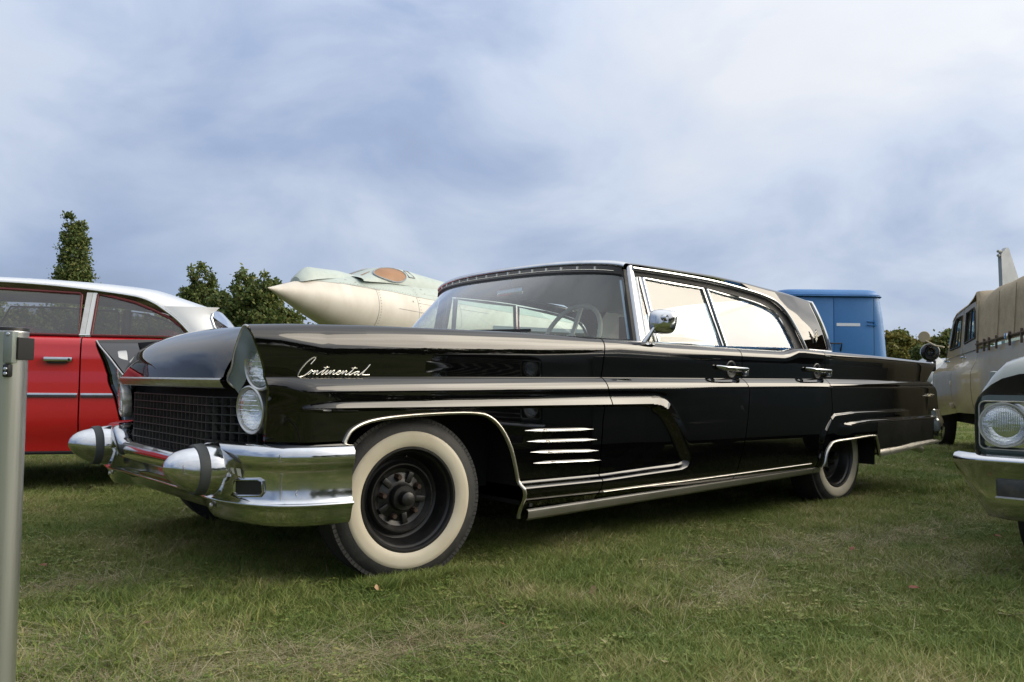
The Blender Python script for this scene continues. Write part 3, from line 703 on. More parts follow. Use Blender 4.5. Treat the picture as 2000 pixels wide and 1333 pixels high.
for s in (-1, 1):
    mir = (lambda v: v) if s < 0 else mirror
    # pillar: bright cover running from belt to roof rail
    rows = []
    for t in np.linspace(0, 1, 9):
        z = .972+t*.405; y = gplane(z); xa = 1.352+.022*t; xb = 1.425-.0*t
        rows.append([(xa-.012, -y+.05, z), (xa-.004, -y+.006, z), (xa+.004, -y-.010, z), (xa+.02, -y-.014, z), (xb-.012, -y-.012, z), (xb, -y-.004, z), (xb, -y+.02, z)])
    P('windscreen_pillar', mir(grid(rows)), 'chrome', LIM, ang=70)
    rows = []
    for t in np.linspace(0, 1, 9):
        z = .972+t*.38; y = gplane(z); xa = 1.352+.022*t
        rows.append([(xa-.040, -y+.012, z), (xa-.030, -y-.002, z), (xa-.014, -y-.004, z), (xa-.002, -y+.002, z)])
    P('pillar_gasket', mir(grid(rows)), 'rubber', LIM)
    # window glass and frames
    topz = interp([(1.42, 1.318), (1.99, 1.306), (2.06, 1.300), (2.30, 1.281), (2.50, 1.258), (2.62, 1.235)])
    vent = [(1.425, .985), (1.497, .985), (1.462, 1.318), (1.435, 1.318)]
    g1 = [(1.512, .985), (2.075, .985), (1.992, topz(1.99)), (1.75, topz(1.75)), (1.480, topz(1.48))]
    g2 = [(2.108, .985), (2.835, 1.000), (2.80, 1.07), (2.755, 1.15), (2.70, 1.205), (2.62, topz(2.62)), (2.5, topz(2.5)), (2.30, topz(2.3)), (2.030, topz(2.03))]
    for poly, fr in ((vent, .009), (g1, .012), (g2, .012)):
        wv = P('window', mir(([(x, -gplane(z), z) for x, z in poly], [tuple(range(len(poly)))])), 'side_glass', LIM, smooth_=False)
        up = poly[1:]+[poly[0]]
        if len(poly) > 5: up = [poly[1]]+spline(poly[1:-1], 4)[1:]+[poly[-1], poly[0]]
        P('window_frame', mir(tube([(x, -gplane(z)-.003, z) for x, z in up], fr, 8, flat=.8)), 'chrome', wv)
    # dark channel and bright drip rail above the windows
    dl = spline([(1.40, 1.352), (1.75, 1.352), (2.11, 1.344), (2.45, 1.318), (2.62, 1.296), (2.72, 1.270), (2.81, 1.215), (2.88, 1.13), (2.925, 1.05), (2.955, .985)], 5)
    gl = spline([(1.40, 1.326), (1.75, 1.324), (2.0, 1.316), (2.3, 1.292), (2.52, 1.266), (2.62, 1.246), (2.71, 1.214), (2.775, 1.15), (2.82, 1.07), (2.855, .985)], 5)
    P('window_channel', mir(grid([[(a[0]*(1-t)+b[0]*t, -gplane(a[1]*(1-t)+b[1]*t)-.002+.010*math.sin(t*math.pi), a[1]*(1-t)+b[1]*t) for t in (0, .3, .7, 1)] for a, b in zip(dl, gl)])), 'rubber', LIM)
    P('drip_rail', mir(tube([(x, -gplane(z)-.012, z+.010) for x, z in dl], .0105, 8)), 'chrome', roof)
    # sail panel
    fx = interp([(.98, 2.965), (1.05, 2.935), (1.13, 2.89), (1.215, 2.82), (1.27, 2.73), (1.296, 2.63), (1.36, 2.4)])
    rx = interp([(.98, 3.335), (1.2, 3.285), (1.32, 3.262)])
    rows = []
    for v in np.linspace(0, 1, 16):
        row = []
        for q in np.linspace(0, 1, 20):
            z = .98+.30*v
            for _ in range(3):
                x = fx(z)*(1-q)+rx(z)*q; z = .98+(RE(x)-.98)*v
            y = gplane(.98)*(1-v)+RG(x)*v-.016*(1-v)+.018*math.sin(v*math.pi)-.018*q*q*(1-v)
            row.append((x, -y, z))
        rows.append(row)
    sp = P('sail_panel', mir(skirt(grid(rows), .02)), 'black_paint', LIM, ang=60)
    edge = [(rows[k][-1][0]+.006, rows[k][-1][1]-.002, rows[k][-1][2]) for k in range(16)]
    P('sail_moulding', mir(tube(edge+[(edge[-1][0]-.02, edge[-1][1]+.05, edge[-1][2]+.012), (edge[-1][0]-.025, edge[-1][1]+.2, edge[-1][2]+.03)], .013, 8)), 'chrome', sp)
    P('sail_moulding', mir(tube([(rows[0][k][0], rows[0][k][1]-.006, rows[0][k][2]+.012) for k in range(3, 20)], .009, 8)), 'chrome', sp)
    # four-pointed star emblem
    sx, sz, yy = 3.135, 1.088, .845
    star = []
    for poly in ([(0, .042), (.004, .004), (0, -.042), (-.004, .004)], [(-.036, 0), (0, .0035), (.036, 0), (0, -.0035)]):
        star.append(prism([(sx+a, sz+b) for a, b in poly], 'y', -yy-.012, -yy-.004))
    star.append(tube([(sx+.014*math.cos(a), -yy-.008, sz+.030*math.sin(a)) for a in np.linspace(0, 2*math.pi, 25)], .0026, 6, cap=False))
    P('star_emblem', mir(join(*star)), 'pale_metal', sp)
# rear of the cabin and tail
P('rear_window', ([(3.22, -.70, 1.315), (3.22, .70, 1.315), (3.05, .76, .985), (3.05, -.76, .985)], [(0, 1, 2, 3)]), 'side_glass', LIM, smooth_=False)
P('trunk_lid', grid([[(x, y, z-.02*abs(y/.86)**2) for y in np.linspace(-.865, .865, 21)] for x, z in ((3.0, .975), (3.3, .972), (3.9, .962), (4.4, .945), (4.62, .93), (4.66, .90), (4.65, .80))]), 'black_paint', LIM)
P('tail_panel', grid([[(x-.06*abs(y/.93)**4, y, z) for y in np.linspace(-.935, .935, 19)] for x, z in ((4.655, .93), (4.62, .82), (4.68, .73), (4.70, .58), (4.69, .36))]), 'black_paint', LIM)
rb = []
for y in np.linspace(-.90, .90, 21): rb.append([(4.80+o, y, z) for o, z in ((-.06, .575), (-.01, .57), (.015, .55), (.02, .50), (.005, .44), (-.02, .40), (-.08, .385))])
rear_bumper = P('bumper', grid(rb), 'chrome', LIM, ang=80)
for s in (-1, 1):
    rw = []
    for o, z in ((0, .60), (.006, .585), (.012, .545), (.022, .525), (.034, .47), (.030, .40), (.014, .362), (0, .35)):
        rw.append([(4.59-.02*smooth(.55, .60, z), s*(.952+o*.2), z), (4.60-.02*smooth(.55, .60, z), s*(.962+o), z), (4.70, s*(.970+o), z), (4.78, s*(.955+o), z), (4.83, s*(.91+o*.5), z), (4.835, s*.86, z)])
    P('bumper_end', grid(rw), 'chrome', rear_bumper, ang=80)
    P('bolt', lathe([(0, .012), (.006, .010), (.008, 0)], 'y', (4.74, s*.985, .47), 12), 'dull_chrome', rear_bumper)
    P('tail_light', lathe([(0, .05), (.02, .048), (.03, .03), (.034, 0)], 'x', (4.66, s*.80, .70), 20), 'red_paint', LIM)
    P('fin_cap', tube([(SRT(z)+.002, s*(side_w(SRT(z), z)-.012), z) for z in (.95, .92, .88, .84, .815)], .010, 8), 'chrome', LIM)

# ------------------------------------------------------------------ interior and small fittings
P('cabin_floor', box(.7, 3.1, -.86, .86, .40, .45), 'seat_dark', LIM)
P('dashboard', join(box(.93, 1.12, -.80, .80, .80, .955, .03), box(.76, 1.0, -.78, .78, .90, .965, .01)), 'interior', LIM)
P('instrument_hood', box(1.0, 1.22, -.62, -.20, .93, .995, .02), 'interior', LIM)
for x in (1.75, 2.65):
    st = P('seat', join(box(x-.35, x+.2, -.74, .74, .42, .66, .06)), 'interior', LIM)
    P('seat_back', xf(box(-.08, .08, -.74, .74, 0, .43, .05), Matrix.Translation((x+.22, 0, .58)) @ Matrix.Rotation(rad(14), 4, 'Y')), 'interior', st)
Mx = Matrix.Translation((1.335, -.42, 1.005)) @ Matrix.Rotation(rad(-66), 4, 'Y')
ring = tube([tuple(Mx @ Vector((.205*math.cos(a), .205*math.sin(a), 0))) for a in np.linspace(0, 2*math.pi, 49)], .0125, 10, cap=False)
sw = P('steering_wheel', ring, 'bone_plastic', LIM)
P('wheel_hub', xf(join(lathe([(-.03, .03), (.01, .035), (.02, .02), (.022, 0)], 'z', seg=20), box(-.2, .2, -.014, .014, -.008, .004, .003)), Mx), 'bone_plastic', sw)
P('steering_column', tube([tuple(Mx @ Vector((0, 0, -.02))), tuple(Mx @ Vector((0, 0, -.4)))], .025, 10), 'bone_plastic', sw)
mr = P('rear_view_mirror', box(1.235, 1.25, -.13, .09, 1.262, 1.312, .012), 'chrome', LIM)
P('mirror_stalk', tube([(1.245, -.02, 1.30), (1.255, -.02, 1.375)], .006, 8), 'chrome', mr)
P('curtain', box(2.98, 3.0, .45, .70, 1.0, 1.28, .004), 'maroon_cloth', LIM)
# wipers
for (x0, y0, x1, y1) in ((.60, -.12, .83, -.62), (.60, .62, .70, .10)):
    wp = P('wiper', tube([(x0, y0, .99), (x0+.03, y0-.03, 1.012), ((x0+x1)/2, (y0+y1)/2-.02, 1.022)], [.011, .008, .005], 8), 'chrome', LIM)
    P('wiper_blade', box(-.30, .28, -.005, .005, 0, .014), 'rubber', wp, smooth_=False)
    b_ = wp.children[0]; d_ = Vector((x1-x0, y1-y0, 0)); b_.location = ((x0+x1)/2-.01, (y0+y1)/2-.04, 1.012); b_.rotation_euler = (0, 0, math.atan2(d_.y, d_.x))
# door mirror
arm = P('mirror_arm', tube([(1.345, -.925, .972), (1.36, -.945, 1.01), (1.385, -.965, 1.06), (1.398, -.975, 1.095)], [.024, .017, .013, .012], 12, flat=.7), 'chrome', LIM, ang=60)
P('mirror_foot', lathe([(0, .05), (.006, .045), (.010, .03), (.012, 0)], 'z', (1.35, -.925, .962), 20), 'chrome', arm)
out = spline([(-.070, -.01), (-.070, .030), (-.056, .052), (0, .064), (.050, .062), (.068, .046), (.070, .0), (.062, -.038), (.040, -.054), (0, -.060), (-.045, -.060), (-.062, -.045), (-.070, -.01)], 3)[:-1]
Mm = Matrix.Translation((1.415, -.985, 1.078)) @ Matrix.Rotation(rad(-42), 4, 'Z') @ Matrix.Rotation(rad(6), 4, 'Y')
shell = [[tuple(Mm @ Vector((p[0]*k, d, p[1]*k))) for p in out] for k, d in ((.02, -.030), (.3, -.029), (.6, -.024), (.85, -.012), (.96, -.002), (1.0, .008), (.99, .014), (.95, .016))]
mi = P('door_mirror', flip(grid(shell, closed_u=True)), 'chrome', LIM, ang=60)
P('mirror_knob', lathe([(-.02, .012), (-.012, .017), (0, .018), (.012, .016), (.02, 0)], 'y', (1.40, -1.005, 1.096), 16), 'chrome', mi)
P('mirror_plate', ([tuple(Mm @ Vector((p[0]*.96, .0155, p[1]*.96))) for p in out], [tuple(range(len(out)))]), 'lens', mi, smooth_=False)
# hand-lettered name on the fender, one bent wire per stroke
SCRIPT = [[(-0.4758, 0.8267), (-0.4682, 0.8354), (-0.4591, 0.847), (-0.4615, 0.8505), (-0.4701, 0.8475), (-0.4853, 0.8364), (-0.5004, 0.8205), (-0.5123, 0.8047), (-0.5188, 0.7906), (-0.5193, 0.7828), (-0.5132, 0.7815), (-0.501, 0.7852), (-0.4889, 0.7924), (-0.4798, 0.8003), (-0.4721, 0.8054)], [(-0.4721, 0.8054), (-0.4798, 0.7996), (-0.4858, 0.7917), (-0.4819, 0.7904), (-0.475, 0.7968), (-0.4697, 0.804), (-0.4721, 0.8054), (-0.4658, 0.8013), (-0.4572, 0.8042), (-0.4625, 0.797), (-0.4655, 0.7913), (-0.4548, 0.8014), (-0.4478, 0.8044), (-0.45, 0.7986), (-0.453, 0.7922), (-0.4483, 0.7915), (-0.4358, 0.8003), (-0.4233, 0.8062)], [(-0.4124, 0.8208), (-0.4233, 0.8062), (-0.4341, 0.7932), (-0.4293, 0.7918), (-0.4183, 0.8006), (-0.4089, 0.8072), (-0.4151, 0.7992), (-0.4197, 0.7926), (-0.4134, 0.7927), (-0.4039, 0.8008), (-0.3976, 0.806), (-0.4007, 0.7994), (-0.4037, 0.7921), (-0.3911, 0.8039), (-0.3847, 0.8055), (-0.3877, 0.7982), (-0.3908, 0.7923), (-0.3843, 0.7924), (-0.3747, 0.7984), (-0.3601, 0.8022), (-0.3651, 0.8058), (-0.3731, 0.7998), (-0.3762, 0.7932), (-0.3681, 0.7919), (-0.3551, 0.8001), (-0.3487, 0.8053), (-0.3518, 0.7987), (-0.355, 0.7921), (-0.342, 0.8032), (-0.3355, 0.8048), (-0.3386, 0.7974), (-0.3418, 0.7923), (-0.3351, 0.7916), (-0.3237, 0.7991), (-0.3155, 0.8051)], [(-0.4259, 0.8148), (-0.4051, 0.8164)], [(-0.3024, 0.8201), (-0.3155, 0.8051), (-0.3269, 0.7925), (-0.3202, 0.7918), (-0.3086, 0.7979), (-0.2969, 0.8025), (-0.2868, 0.8034), (-0.2969, 0.8025), (-0.3052, 0.7935), (-0.3017, 0.7913), (-0.2918, 0.7981), (-0.2851, 0.8034), (-0.2901, 0.7967), (-0.2916, 0.7915), (-0.2849, 0.7916), (-0.2732, 0.7999), (-0.2547, 0.8151), (-0.2413, 0.8311), (-0.2547, 0.8151), (-0.273, 0.7939), (-0.2679, 0.7918), (-0.2421, 0.7926)], [(-0.3157, 0.8147), (-0.2939, 0.8156)]]
wires = []
for st in SCRIPT:
    sp_ = spline(st, 3) if len(st) > 3 else st
    wires.append(tube([(x, -(side_w(x, z)+.004), z) for x, z in sp_], .0019, 6))
P('script_emblem', join(*wires), 'pale_metal', fenders[0], label='bright metal script emblem reading Continental')
# badge on the tail: lettering on a bar
bar = strip([(4.41+.0115*k, .700+.0004*k) for k in range(21)], .006, .006)
P('tail_badge', bar, 'pale_metal', quarters[0], label='small metal badge reading MARK V on a thin bar')
def text_mesh(body, size, depth):
    cu = bpy.data.curves.new('lettering', 'FONT'); cu.body = body; cu.size = size; cu.extrude = depth; cu.align_x = 'CENTER'; cu.align_y = 'CENTER'; cu.resolution_u = 2
    o = bpy.data.objects.new('lettering', cu); COL.objects.link(o); dg = bpy.context.evaluated_depsgraph_get(); me = o.evaluated_get(dg).to_mesh()
    vf = ([v.co[:] for v in me.vertices], [tuple(p.vertices) for p in me.polygons]); bpy.data.objects.remove(o); bpy.data.curves.remove(cu); return vf
tm = xf(text_mesh('MARK V', .030, .003), Matrix.Translation((4.54, -side_w(4.54, .704)-.008, .704)) @ Matrix.Rotation(rad(90), 4, 'X') @ Matrix.Diagonal((1.05, 1, 1, 1)))
P('badge_lettering', tm, 'pale_metal', quarters[0].children[-1], smooth_=False)

# ================================================================== steel belt post, near the camera
def belt_post():
    b = at(14, 1.80); t = thing('barrier_post', 'brushed stainless steel barrier post with belt clip, at the near edge of the lawn', 'post', b, YAW*-1)
    top = zat(14, 640, 1.80); r = .0405
    P('pole', lathe([(-.02, r), (top-.012, r), (top-.010, r+.0005), (top-.008, r)], 'z', seg=64), 'stainless', t, ang=60)
    P('cap', lathe([(top-.008, r+.0012), (top-.001, r+.001), (top, r-.003), (top+.001, 0)], 'z', seg=48), 'steel_black', t)
    P('base_plate', lathe([(0, .15), (.012, .15), (.022, .13), (.03, .05), (.032, .042)], 'z', seg=48), 'stainless', t)
    cl = P('belt_clip', join(box(.020, .040, -r-.008, -.028, top-.078, top-.010, .003)), 'sage_paint', t)
    P('clip_back', box(.026, .0445, -.034, .026, top-.070, top-.022, .002), 'dark', cl)
    P('clip_lug', box(.019, .033, -r-.006, -.030, top-.108, top-.080, .004), 'steel_black', cl)
    for dz in (-.090, -.100): P('screw', lathe([(0, .004), (-.002, .0035), (-.0025, 0)], 'y', (.026, -r-.006, top+dz), 12), 'stainless', cl)
    P('screw', lathe([(0, .004), (-.002, .0035), (-.0025, 0)], 'y', (.030, -r-.008, top-.016), 12), 'stainless', cl)
belt_post()

# generic side panel of a simple car: wf(x, z) half width, rows of z, seams
def simple_panel(xs, zs, wf, bot=lambda x: -9, top=lambda x: 99, inner=()):
    rows = []
    for dz, dw in inner: rows.append([(x, -(wf(x, top(x))-dw), top(x)+dz) for x in xs])
    for z in zs: rows.append([(x, -wf(x, min(max(z, bot(x)), top(x))), min(max(z, bot(x)), top(x))) for x in xs])
    return clean(grid(rows))
def small_wheel(t, x, y, s, r, m='rubber', rimc='dull_chrome', wall=None):
    w = P('wheel', lathe([(-.09, r*.6), (-.1, r*.8), (-.085, r*.95), (0, r), (.085, r*.95), (.1, r*.8), (.09, r*.6)], 'y', (x, y, r-.01), 48), m, t, ang=60)
    rm = lathe([(s*.088, r*.62), (s*.092, r*.58), (s*.06, r*.52), (s*.05, r*.3), (s*.07, r*.2), (s*.085, r*.1), (s*.086, 0)], 'y', (x, y, r-.01), 36)
    P('rim', rm, rimc, w)

# ================================================================== red sedan with a white roof
def red_sedan():
    rz = math.atan2(-.40412, .91471)
    t = thing('sedan', 'bright red sedan with white roof and chrome trim, behind the limousine nose', 'car', (-.374, 2.506, 0), rz); REF[t.name] = (None, .90, .70)
    HW = .90                                     # local y of the near side is 0; centre line at y = HW
    def wf(x, z):
        o = HW-.006*smooth(.75, 1.04, z)-.07*smooth(.98, 1.06, z)*0-.05*smooth(.50, .25, z)-.05*smooth(-2.2, -3.2, x)-.05*smooth(1.2, 1.9, x)
        o += .006*math.exp(-((z-.90)/.04)**2)
        if z > 1.0: o -= .05*(z-1.0)/.05*((z-1.0)/.05)
        return o
    sh = lambda vf: ([(x, y+HW, z) for x, y, z in vf[0]], vf[1])
    top = interp([(-3.2, .93), (-2.8, .99), (-1.4, 1.03), (-1.0, 1.045), (.7, 1.046), (1.2, 1.03), (1.85, .99)])
    zs = [1.06, 1.055, 1.045, 1.03, 1.01, .98, .95, .92, .90, .88, .85, .80, .74, .68, .62, .56, .50, .45, .40, .372, .366, .360, .34, .30, .255]
    def bot(x):
        z = .255
        for cx in (-2.35, .95):
            d = abs(x-cx)
            if d < .40: z = max(z, .31+math.sqrt(max(0, .40**2-d*d))*.98-.02)
        return z
    doors = [(-3.2, -1.12, 'fender'), (-1.11, -.014, 'door'), (-.004, .62, 'door'), (.63, 1.9, 'quarter_panel')]
    for a, b, n in doors:
        xs = [float(v) for v in np.linspace(a, b, 60 if b-a > 1 else 24)]
        vf = simple_panel(xs, zs, wf, bot, top)
        p1 = P(n, sh(skirt(vf, .014)), 'red_paint', t, ang=45); p2 = P(n, sh(mirror(skirt(vf, .014))), 'red_paint', t, ang=45)
        for p_, s in ((p1, -1), (p2, 1)):
            # chrome strip along the flank, split at the seams
            q = join(*[box(a+.004, b-.004, HW+s*(wf((a+b)/2, .65)+.001)-.006, HW+s*(wf((a+b)/2, .65)+.001)+.006, .632, .662, .004)])
            st = P('side_strip', q, 'chrome', p_)
            P('strip_inlay', box(a+.005, b-.005, HW+s*(wf((a+b)/2, .65)+.0075)-.002, HW+s*(wf((a+b)/2, .65)+.0075)+.001, .633, .648), 'rubber', st, smooth_=False)
    for s in (-1, 1):
        w0 = wf(-.14, .885)
        hd = P('door_handle', box(-.225, -.052, HW+s*(w0+.016)-.012, HW+s*(w0+.016)+.012, .870, .902, .008), 'chrome', t)
        P('handle_grip', box(-.205, -.085, HW+s*(w0+.010)-.01, HW+s*(w0+.010)+.01, .858, .868, .004), 'dark', hd)
        P('lock', lathe([(0, .008), (s*.003, .007), (s*.004, 0)], 'y', (-.072, HW+s*(w0+.028), .886), 14), 'steel_black', hd)
    core = P('chassis', join(box(-3.0, 1.75, .08, 2*HW-.08, .28, .40), box(-1.9, -1.86, .05, 1.75, .3, .95), box(-2.9, -2.75, .1, 1.7, .3, .9), box(1.6, 1.7, .1, 1.7, .3, .9)), 'dark', t)
    P('hood', grid([[(x, HW+y, z-.03*abs(y/.85)**3) for y in np.linspace(-.86, .86, 17)] for x, z in ((-3.22, .80), (-3.2, .93), (-2.8, 1.0), (-1.9, 1.04), (-1.35, 1.055))]), 'red_paint', t)
    P('trunk_lid', grid([[(x, HW+y, z-.03*abs(y/.85)**3) for y in np.linspace(-.86, .86, 17)] for x, z in ((.98, 1.065), (1.3, 1.05), (1.8, 1.01), (1.9, .94), (1.92, .60))]), 'red_paint', t)
    # cabin: white roof
    edge = [(-1.35, 1.30), (-1.1, 1.392), (-.9, 1.408), (-.5, 1.408), (-.2, 1.396), (.05, 1.374), (.27, 1.348), (.36, 1.328), (.42, 1.302), (.47, 1.272)]
    crown = [(-1.2, 1.44), (-.9, 1.475), (-.5, 1.475), (-.2, 1.470), (.11, 1.458), (.30, 1.444), (.43, 1.425), (.60, 1.372), (.86, 1.288)]
    es = spline(edge, 6); cs_ = spline(crown, 12); cs = [cs_[round(k*(len(cs_)-1)/(len(es)-1))] for k in range(len(es))]; inset = .13
    rows = []
    for (ex, ez), (cx, cz) in zip(es, cs):
        row = []
        ey = inset-.02+.13*(1.40-min(ez, 1.40))*-.35
        for k in range(33):
            a = math.sin((-1+2*k/32)*math.pi/2); q = (1-abs(a)**2.6)**.62
            row.append((ex+(cx-ex)*q, HW+(HW-ey)*a, ez+(cz-ez)*q))
        rows.append(row)
    rf = P('roof', flip(grid(rows)), 'white_paint', t, ang=60)
    # rear pillar between the side window and the rear glass
    gy = lambda z: inset-.005-(1.40-min(z, 1.40))*.25
    pil = [(.47, 1.272), (.59, 1.180), (.70, 1.055), (.93, 1.055), (.865, 1.10), (.815, 1.16), (.805, 1.21), (.835, 1.26), (.855, 1.285), (.80, 1.312), (.66, 1.352), (.55, 1.35), (.45, 1.30)]
    hood_pts = [(.47, 1.272), (.53, 1.228), (.59, 1.180), (.65, 1.12), (.70, 1.055)]; back_pts = [(.86, 1.280), (.815, 1.235), (.805, 1.20), (.83, 1.13), (.91, 1.055)]
    for s in (-1, 1):
        rows = [[(a[0]*(1-q)+b[0]*q, HW+s*(HW-gy(a[1]*(1-q)+b[1]*q)+.014*math.sin(q*3.14)-.05*q*q), a[1]*(1-q)+b[1]*q) for q in np.linspace(0, 1, 9)] for a, b in zip(hood_pts, back_pts)]
        P('rear_pillar', grid(rows) if s < 0 else flip(grid(rows)), 'white_paint', t)
        P('pillar_moulding', tube([(x+.002, HW+s*(HW-gy(z)-.046), z) for x, z in back_pts[1:]], .009, 8), 'chrome', t)
        # frames
        w2 = [(.045, 1.052), (.068, 1.338), (.16, 1.326), (.30, 1.292), (.42, 1.243), (.54, 1.185), (.61, 1.13), (.665, 1.055)]
        w1 = [(-1.02, 1.052), (-.86, 1.352), (-.5, 1.355), (-.045, 1.342), (-.032, 1.33), (-.03, 1.052)]
        for poly in (w1, w2):
            g_ = P('window', ([(x, HW+s*(HW-gy(z)-.004), z) for x, z in poly], [tuple(range(len(poly)))]), 'smoky_glass', t, smooth_=False)
            P('window_seal', tube([(x, HW+s*(HW-gy(z)+.002), z) for x, z in poly+[poly[0]]], .009, 6, cap=False), 'red_trim', g_)
        dr = spline(edge+[(.59, 1.180), (.70, 1.06)], 4)
        P('drip_rail', tube([(x, HW+s*(HW-gy(z)+.012), z-.008) for x, z in dr], .010, 8), 'chrome', rf)
        P('door_pillar', join(*[grid([[(a, HW+s*(HW-gy(z)+.006), z), (b, HW+s*(HW-gy(z)+.006), z)] for a, b, z in ((-.026, .006, 1.045), (-.0, .035, 1.35))])]), 'dull_chrome', t, smooth_=False)
        P('door_pillar', join(*[grid([[(a, HW+s*(HW-gy(z)+.007), z), (b, HW+s*(HW-gy(z)+.007), z)] for a, b, z in ((.008, .042, 1.045), (.037, .065, 1.35))])]), 'white_paint', t, smooth_=False)
        P('belt_strip', tube([(-1.1, HW+s*(HW-.035), 1.052), (.70, HW+s*(HW-.035), 1.052)], .007, 6), 'chrome', t)
    P('rear_window', grid([[(x-.16*abs(a)**3*q, HW+(.86-.09*(1-q)-.14*q)*a, z) for a in np.linspace(-1, 1, 21)] for x, z, q in ((1.04, 1.05, 0), (.99, 1.13, .35), (.93, 1.21, .7), (.87, 1.275, 1))]), 'smoky_glass', t)
    P('windscreen', grid([[(x+.25*abs(a)**3, HW+(.82-.1*q)*a, z) for a in np.linspace(-1, 1, 21)] for x, z, q in ((-1.55, 1.05, 0), (-1.2, 1.43, 1))]), 'smoky_glass', t)
    P('sill_lip', tube([(-1.9, .045, .262), (.5, .045, .262)], .012, 6), 'dark', t)
    for x in (-.55, .35):
        P('seat', join(box(x-.35, x+.12, .2, 1.6, .45, .68, .05), box(x+.08, x+.22, .2, 1.6, .6, 1.12, .06)), 'red_trim', t)
    for x in (-2.35, .95):
        for y, s in ((.10, -1), (2*HW-.10, 1)): small_wheel(t, x, y, s, .33)
    P('bumper', box(1.9, 2.0, .06, 1.74, .45, .60, .03), 'chrome', t); P('bumper', box(-3.34, -3.24, .06, 1.74, .45, .60, .03), 'chrome', t)
red_sedan()

# ================================================================== pale jet with a pointed nose, behind the limousine
def jet():
    D0 = 12.0; p = at(520, D0); z0 = zat(520, 562, D0)
    ax = (at(820, 15.6)-p).normalized(); rz = math.atan2(ax.y, ax.x)
    t = thing('fighter_jet', 'pale green and white jet aircraft with pointed nose and covered cockpit, above the limousine hood', 'aircraft', (p.x, p.y, 0), rz); REF[t.name] = (None, 0.0, 1.0)
    R_ = interp([(0, .005), (.15, .055), (.4, .14), (.8, .265), (1.3, .39), (1.8, .49), (2.4, .575), (3.2, .64), (4.5, .70), (12, .72), (15, .55)])
    cz = interp([(0, z0), (.8, z0-.04), (2, z0-.12), (3.5, z0-.18), (15, z0-.18)])
    xs = [float(v) for v in list(np.linspace(0, 1, 14))+list(np.linspace(1.15, 5, 22))+list(np.linspace(5.8, 15, 10))]
    # the join of the two colours runs as a line along the flank
    def ring(x, a0, a1, n=24): return [(x, -R_(x)*math.cos(a), cz(x)+R_(x)*1.02*math.sin(a)) for a in np.linspace(a0, a1, n)]
    sp = lambda x: rad(float(np.interp(x, [0, .55, .65, 1.2, 2, 3, 5], [88, 85, 62, 44, 34, 28, 26])))
    P('fuselage', flip(grid([ring(x, sp(x)-math.pi*1.0-2*sp(x), sp(x)) if False else ring(x, -math.pi-sp(x), sp(x), 40) for x in xs])), 'jet_white', t, ang=70)
    up = [x for x in xs if x >= .55]
    P('fuselage_top', flip(grid([[(q[0], q[1]*1.004, q[2]+.003) for q in ring(x, sp(x), math.pi-sp(x), 22)] for x in up])), 'jet_green', t, ang=70)
    # unidentified pale form above the nose, built here as part of the jet
    fr = []
    for x, h, w_ in ((.58, .08, .10), (.62, .11, .15), (.74, .18, .18), (.84, .205, .18), (1.1, .17, .18), (1.5, .13, .18), (2.0, .055, .15), (2.4, .0, .1)):
        zb = cz(x)+R_(x)*.93
        fr.append([(x, -w_, zb), (x, -w_*.75, zb+h*.5), (x, -w_*.25, zb+h*.96), (x, 0, zb+h), (x, w_*.25, zb+h*.96), (x, w_*.75, zb+h*.5), (x, w_, zb)])
    V, F = grid(fr); F.append((0, 1, 2, 3, 4, 5, 6)); P('nose_top_form', (V, flip((V, F))[1]), 'jet_green', t, ang=40)
    # cockpit hump and canopy
    hump = []
    HP = [(1.75, .0), (2.0, .03), (2.25, .10), (2.5, .165), (2.75, .20), (3.0, .215), (3.3, .205), (3.8, .16), (4.6, .09), (6, .03), (8, .0)]
    for x, h in HP:
        zb = cz(x)+R_(x)*.80; w_ = .40
        hump.append([(x, -w_*math.cos(a), zb+(h+.20*R_(x))*math.sin(a)**.9 if math.sin(a) > 0 else zb) for a in np.linspace(0, math.pi, 21)])
    hp = P('cockpit', flip(grid(hump)), 'jet_green', t, ang=60)
    def onhump(x, a, o=.004):
        h = float(np.interp(x, [q[0] for q in HP], [q[1] for q in HP])); zb = cz(x)+R_(x)*.80; w_ = .40+o
        return (x, -w_*math.cos(a), zb+(h+.20*R_(x)+o)*max(0, math.sin(a))**.9)
    for s in (0, 1):
        fa = (lambda a: a) if s == 0 else (lambda a: math.pi-a)
        def cov(r_, th):
            x = 2.58+.42*r_*math.cos(th)-.05*r_*math.sin(th); a = .60+.52*r_*math.sin(th)*(1 if math.sin(th) < 0 else 1.1); return onhump(x, fa(a), .012)
        rr_ = [[cov(r_, th) for th in np.linspace(0, 2*math.pi, 33)] for r_ in (0.01, .3, .6, .85, 1.0)]
        P('canopy_cover', grid(rr_) if s else flip(grid(rr_)), 'amber_cover', hp, ang=90)
        P('canopy_frame', tube([cov(1.0, th) for th in np.linspace(0, 2*math.pi, 33)], .013, 6, cap=False), 'jet_grey', hp)
        q = [(3.10, .45), (3.10, .92), (3.22, .92), (3.28, .45)]
        P('side_window', ([onhump(x, fa(a)) for x, a in q], [(0, 1, 2, 3)]), 'sticker', hp, smooth_=False)
        P('window_edge', tube([onhump(x, fa(a), .006) for x, a in q+[q[0]]], .012, 6, cap=False), 'jet_grey', hp)
    P('windscreen_panel', ([onhump(1.98, 1.1), onhump(1.98, 2.04), onhump(2.24, 1.95), onhump(2.24, 1.19)], [(0, 1, 2, 3)]), 'amber_cover', hp, smooth_=False)
    # seams between skin panels
    def seam(pts, r=.0035): return tube([(x, -(R_(x)+.001)*math.cos(a), cz(x)+(R_(x)+.001)*1.02*math.sin(a)) for x, a in pts], r, 5)
    P('panel_seam', seam([(2.02, a) for a in np.linspace(-1.2, sp(2.02), 16)]), 'panel_line', t)
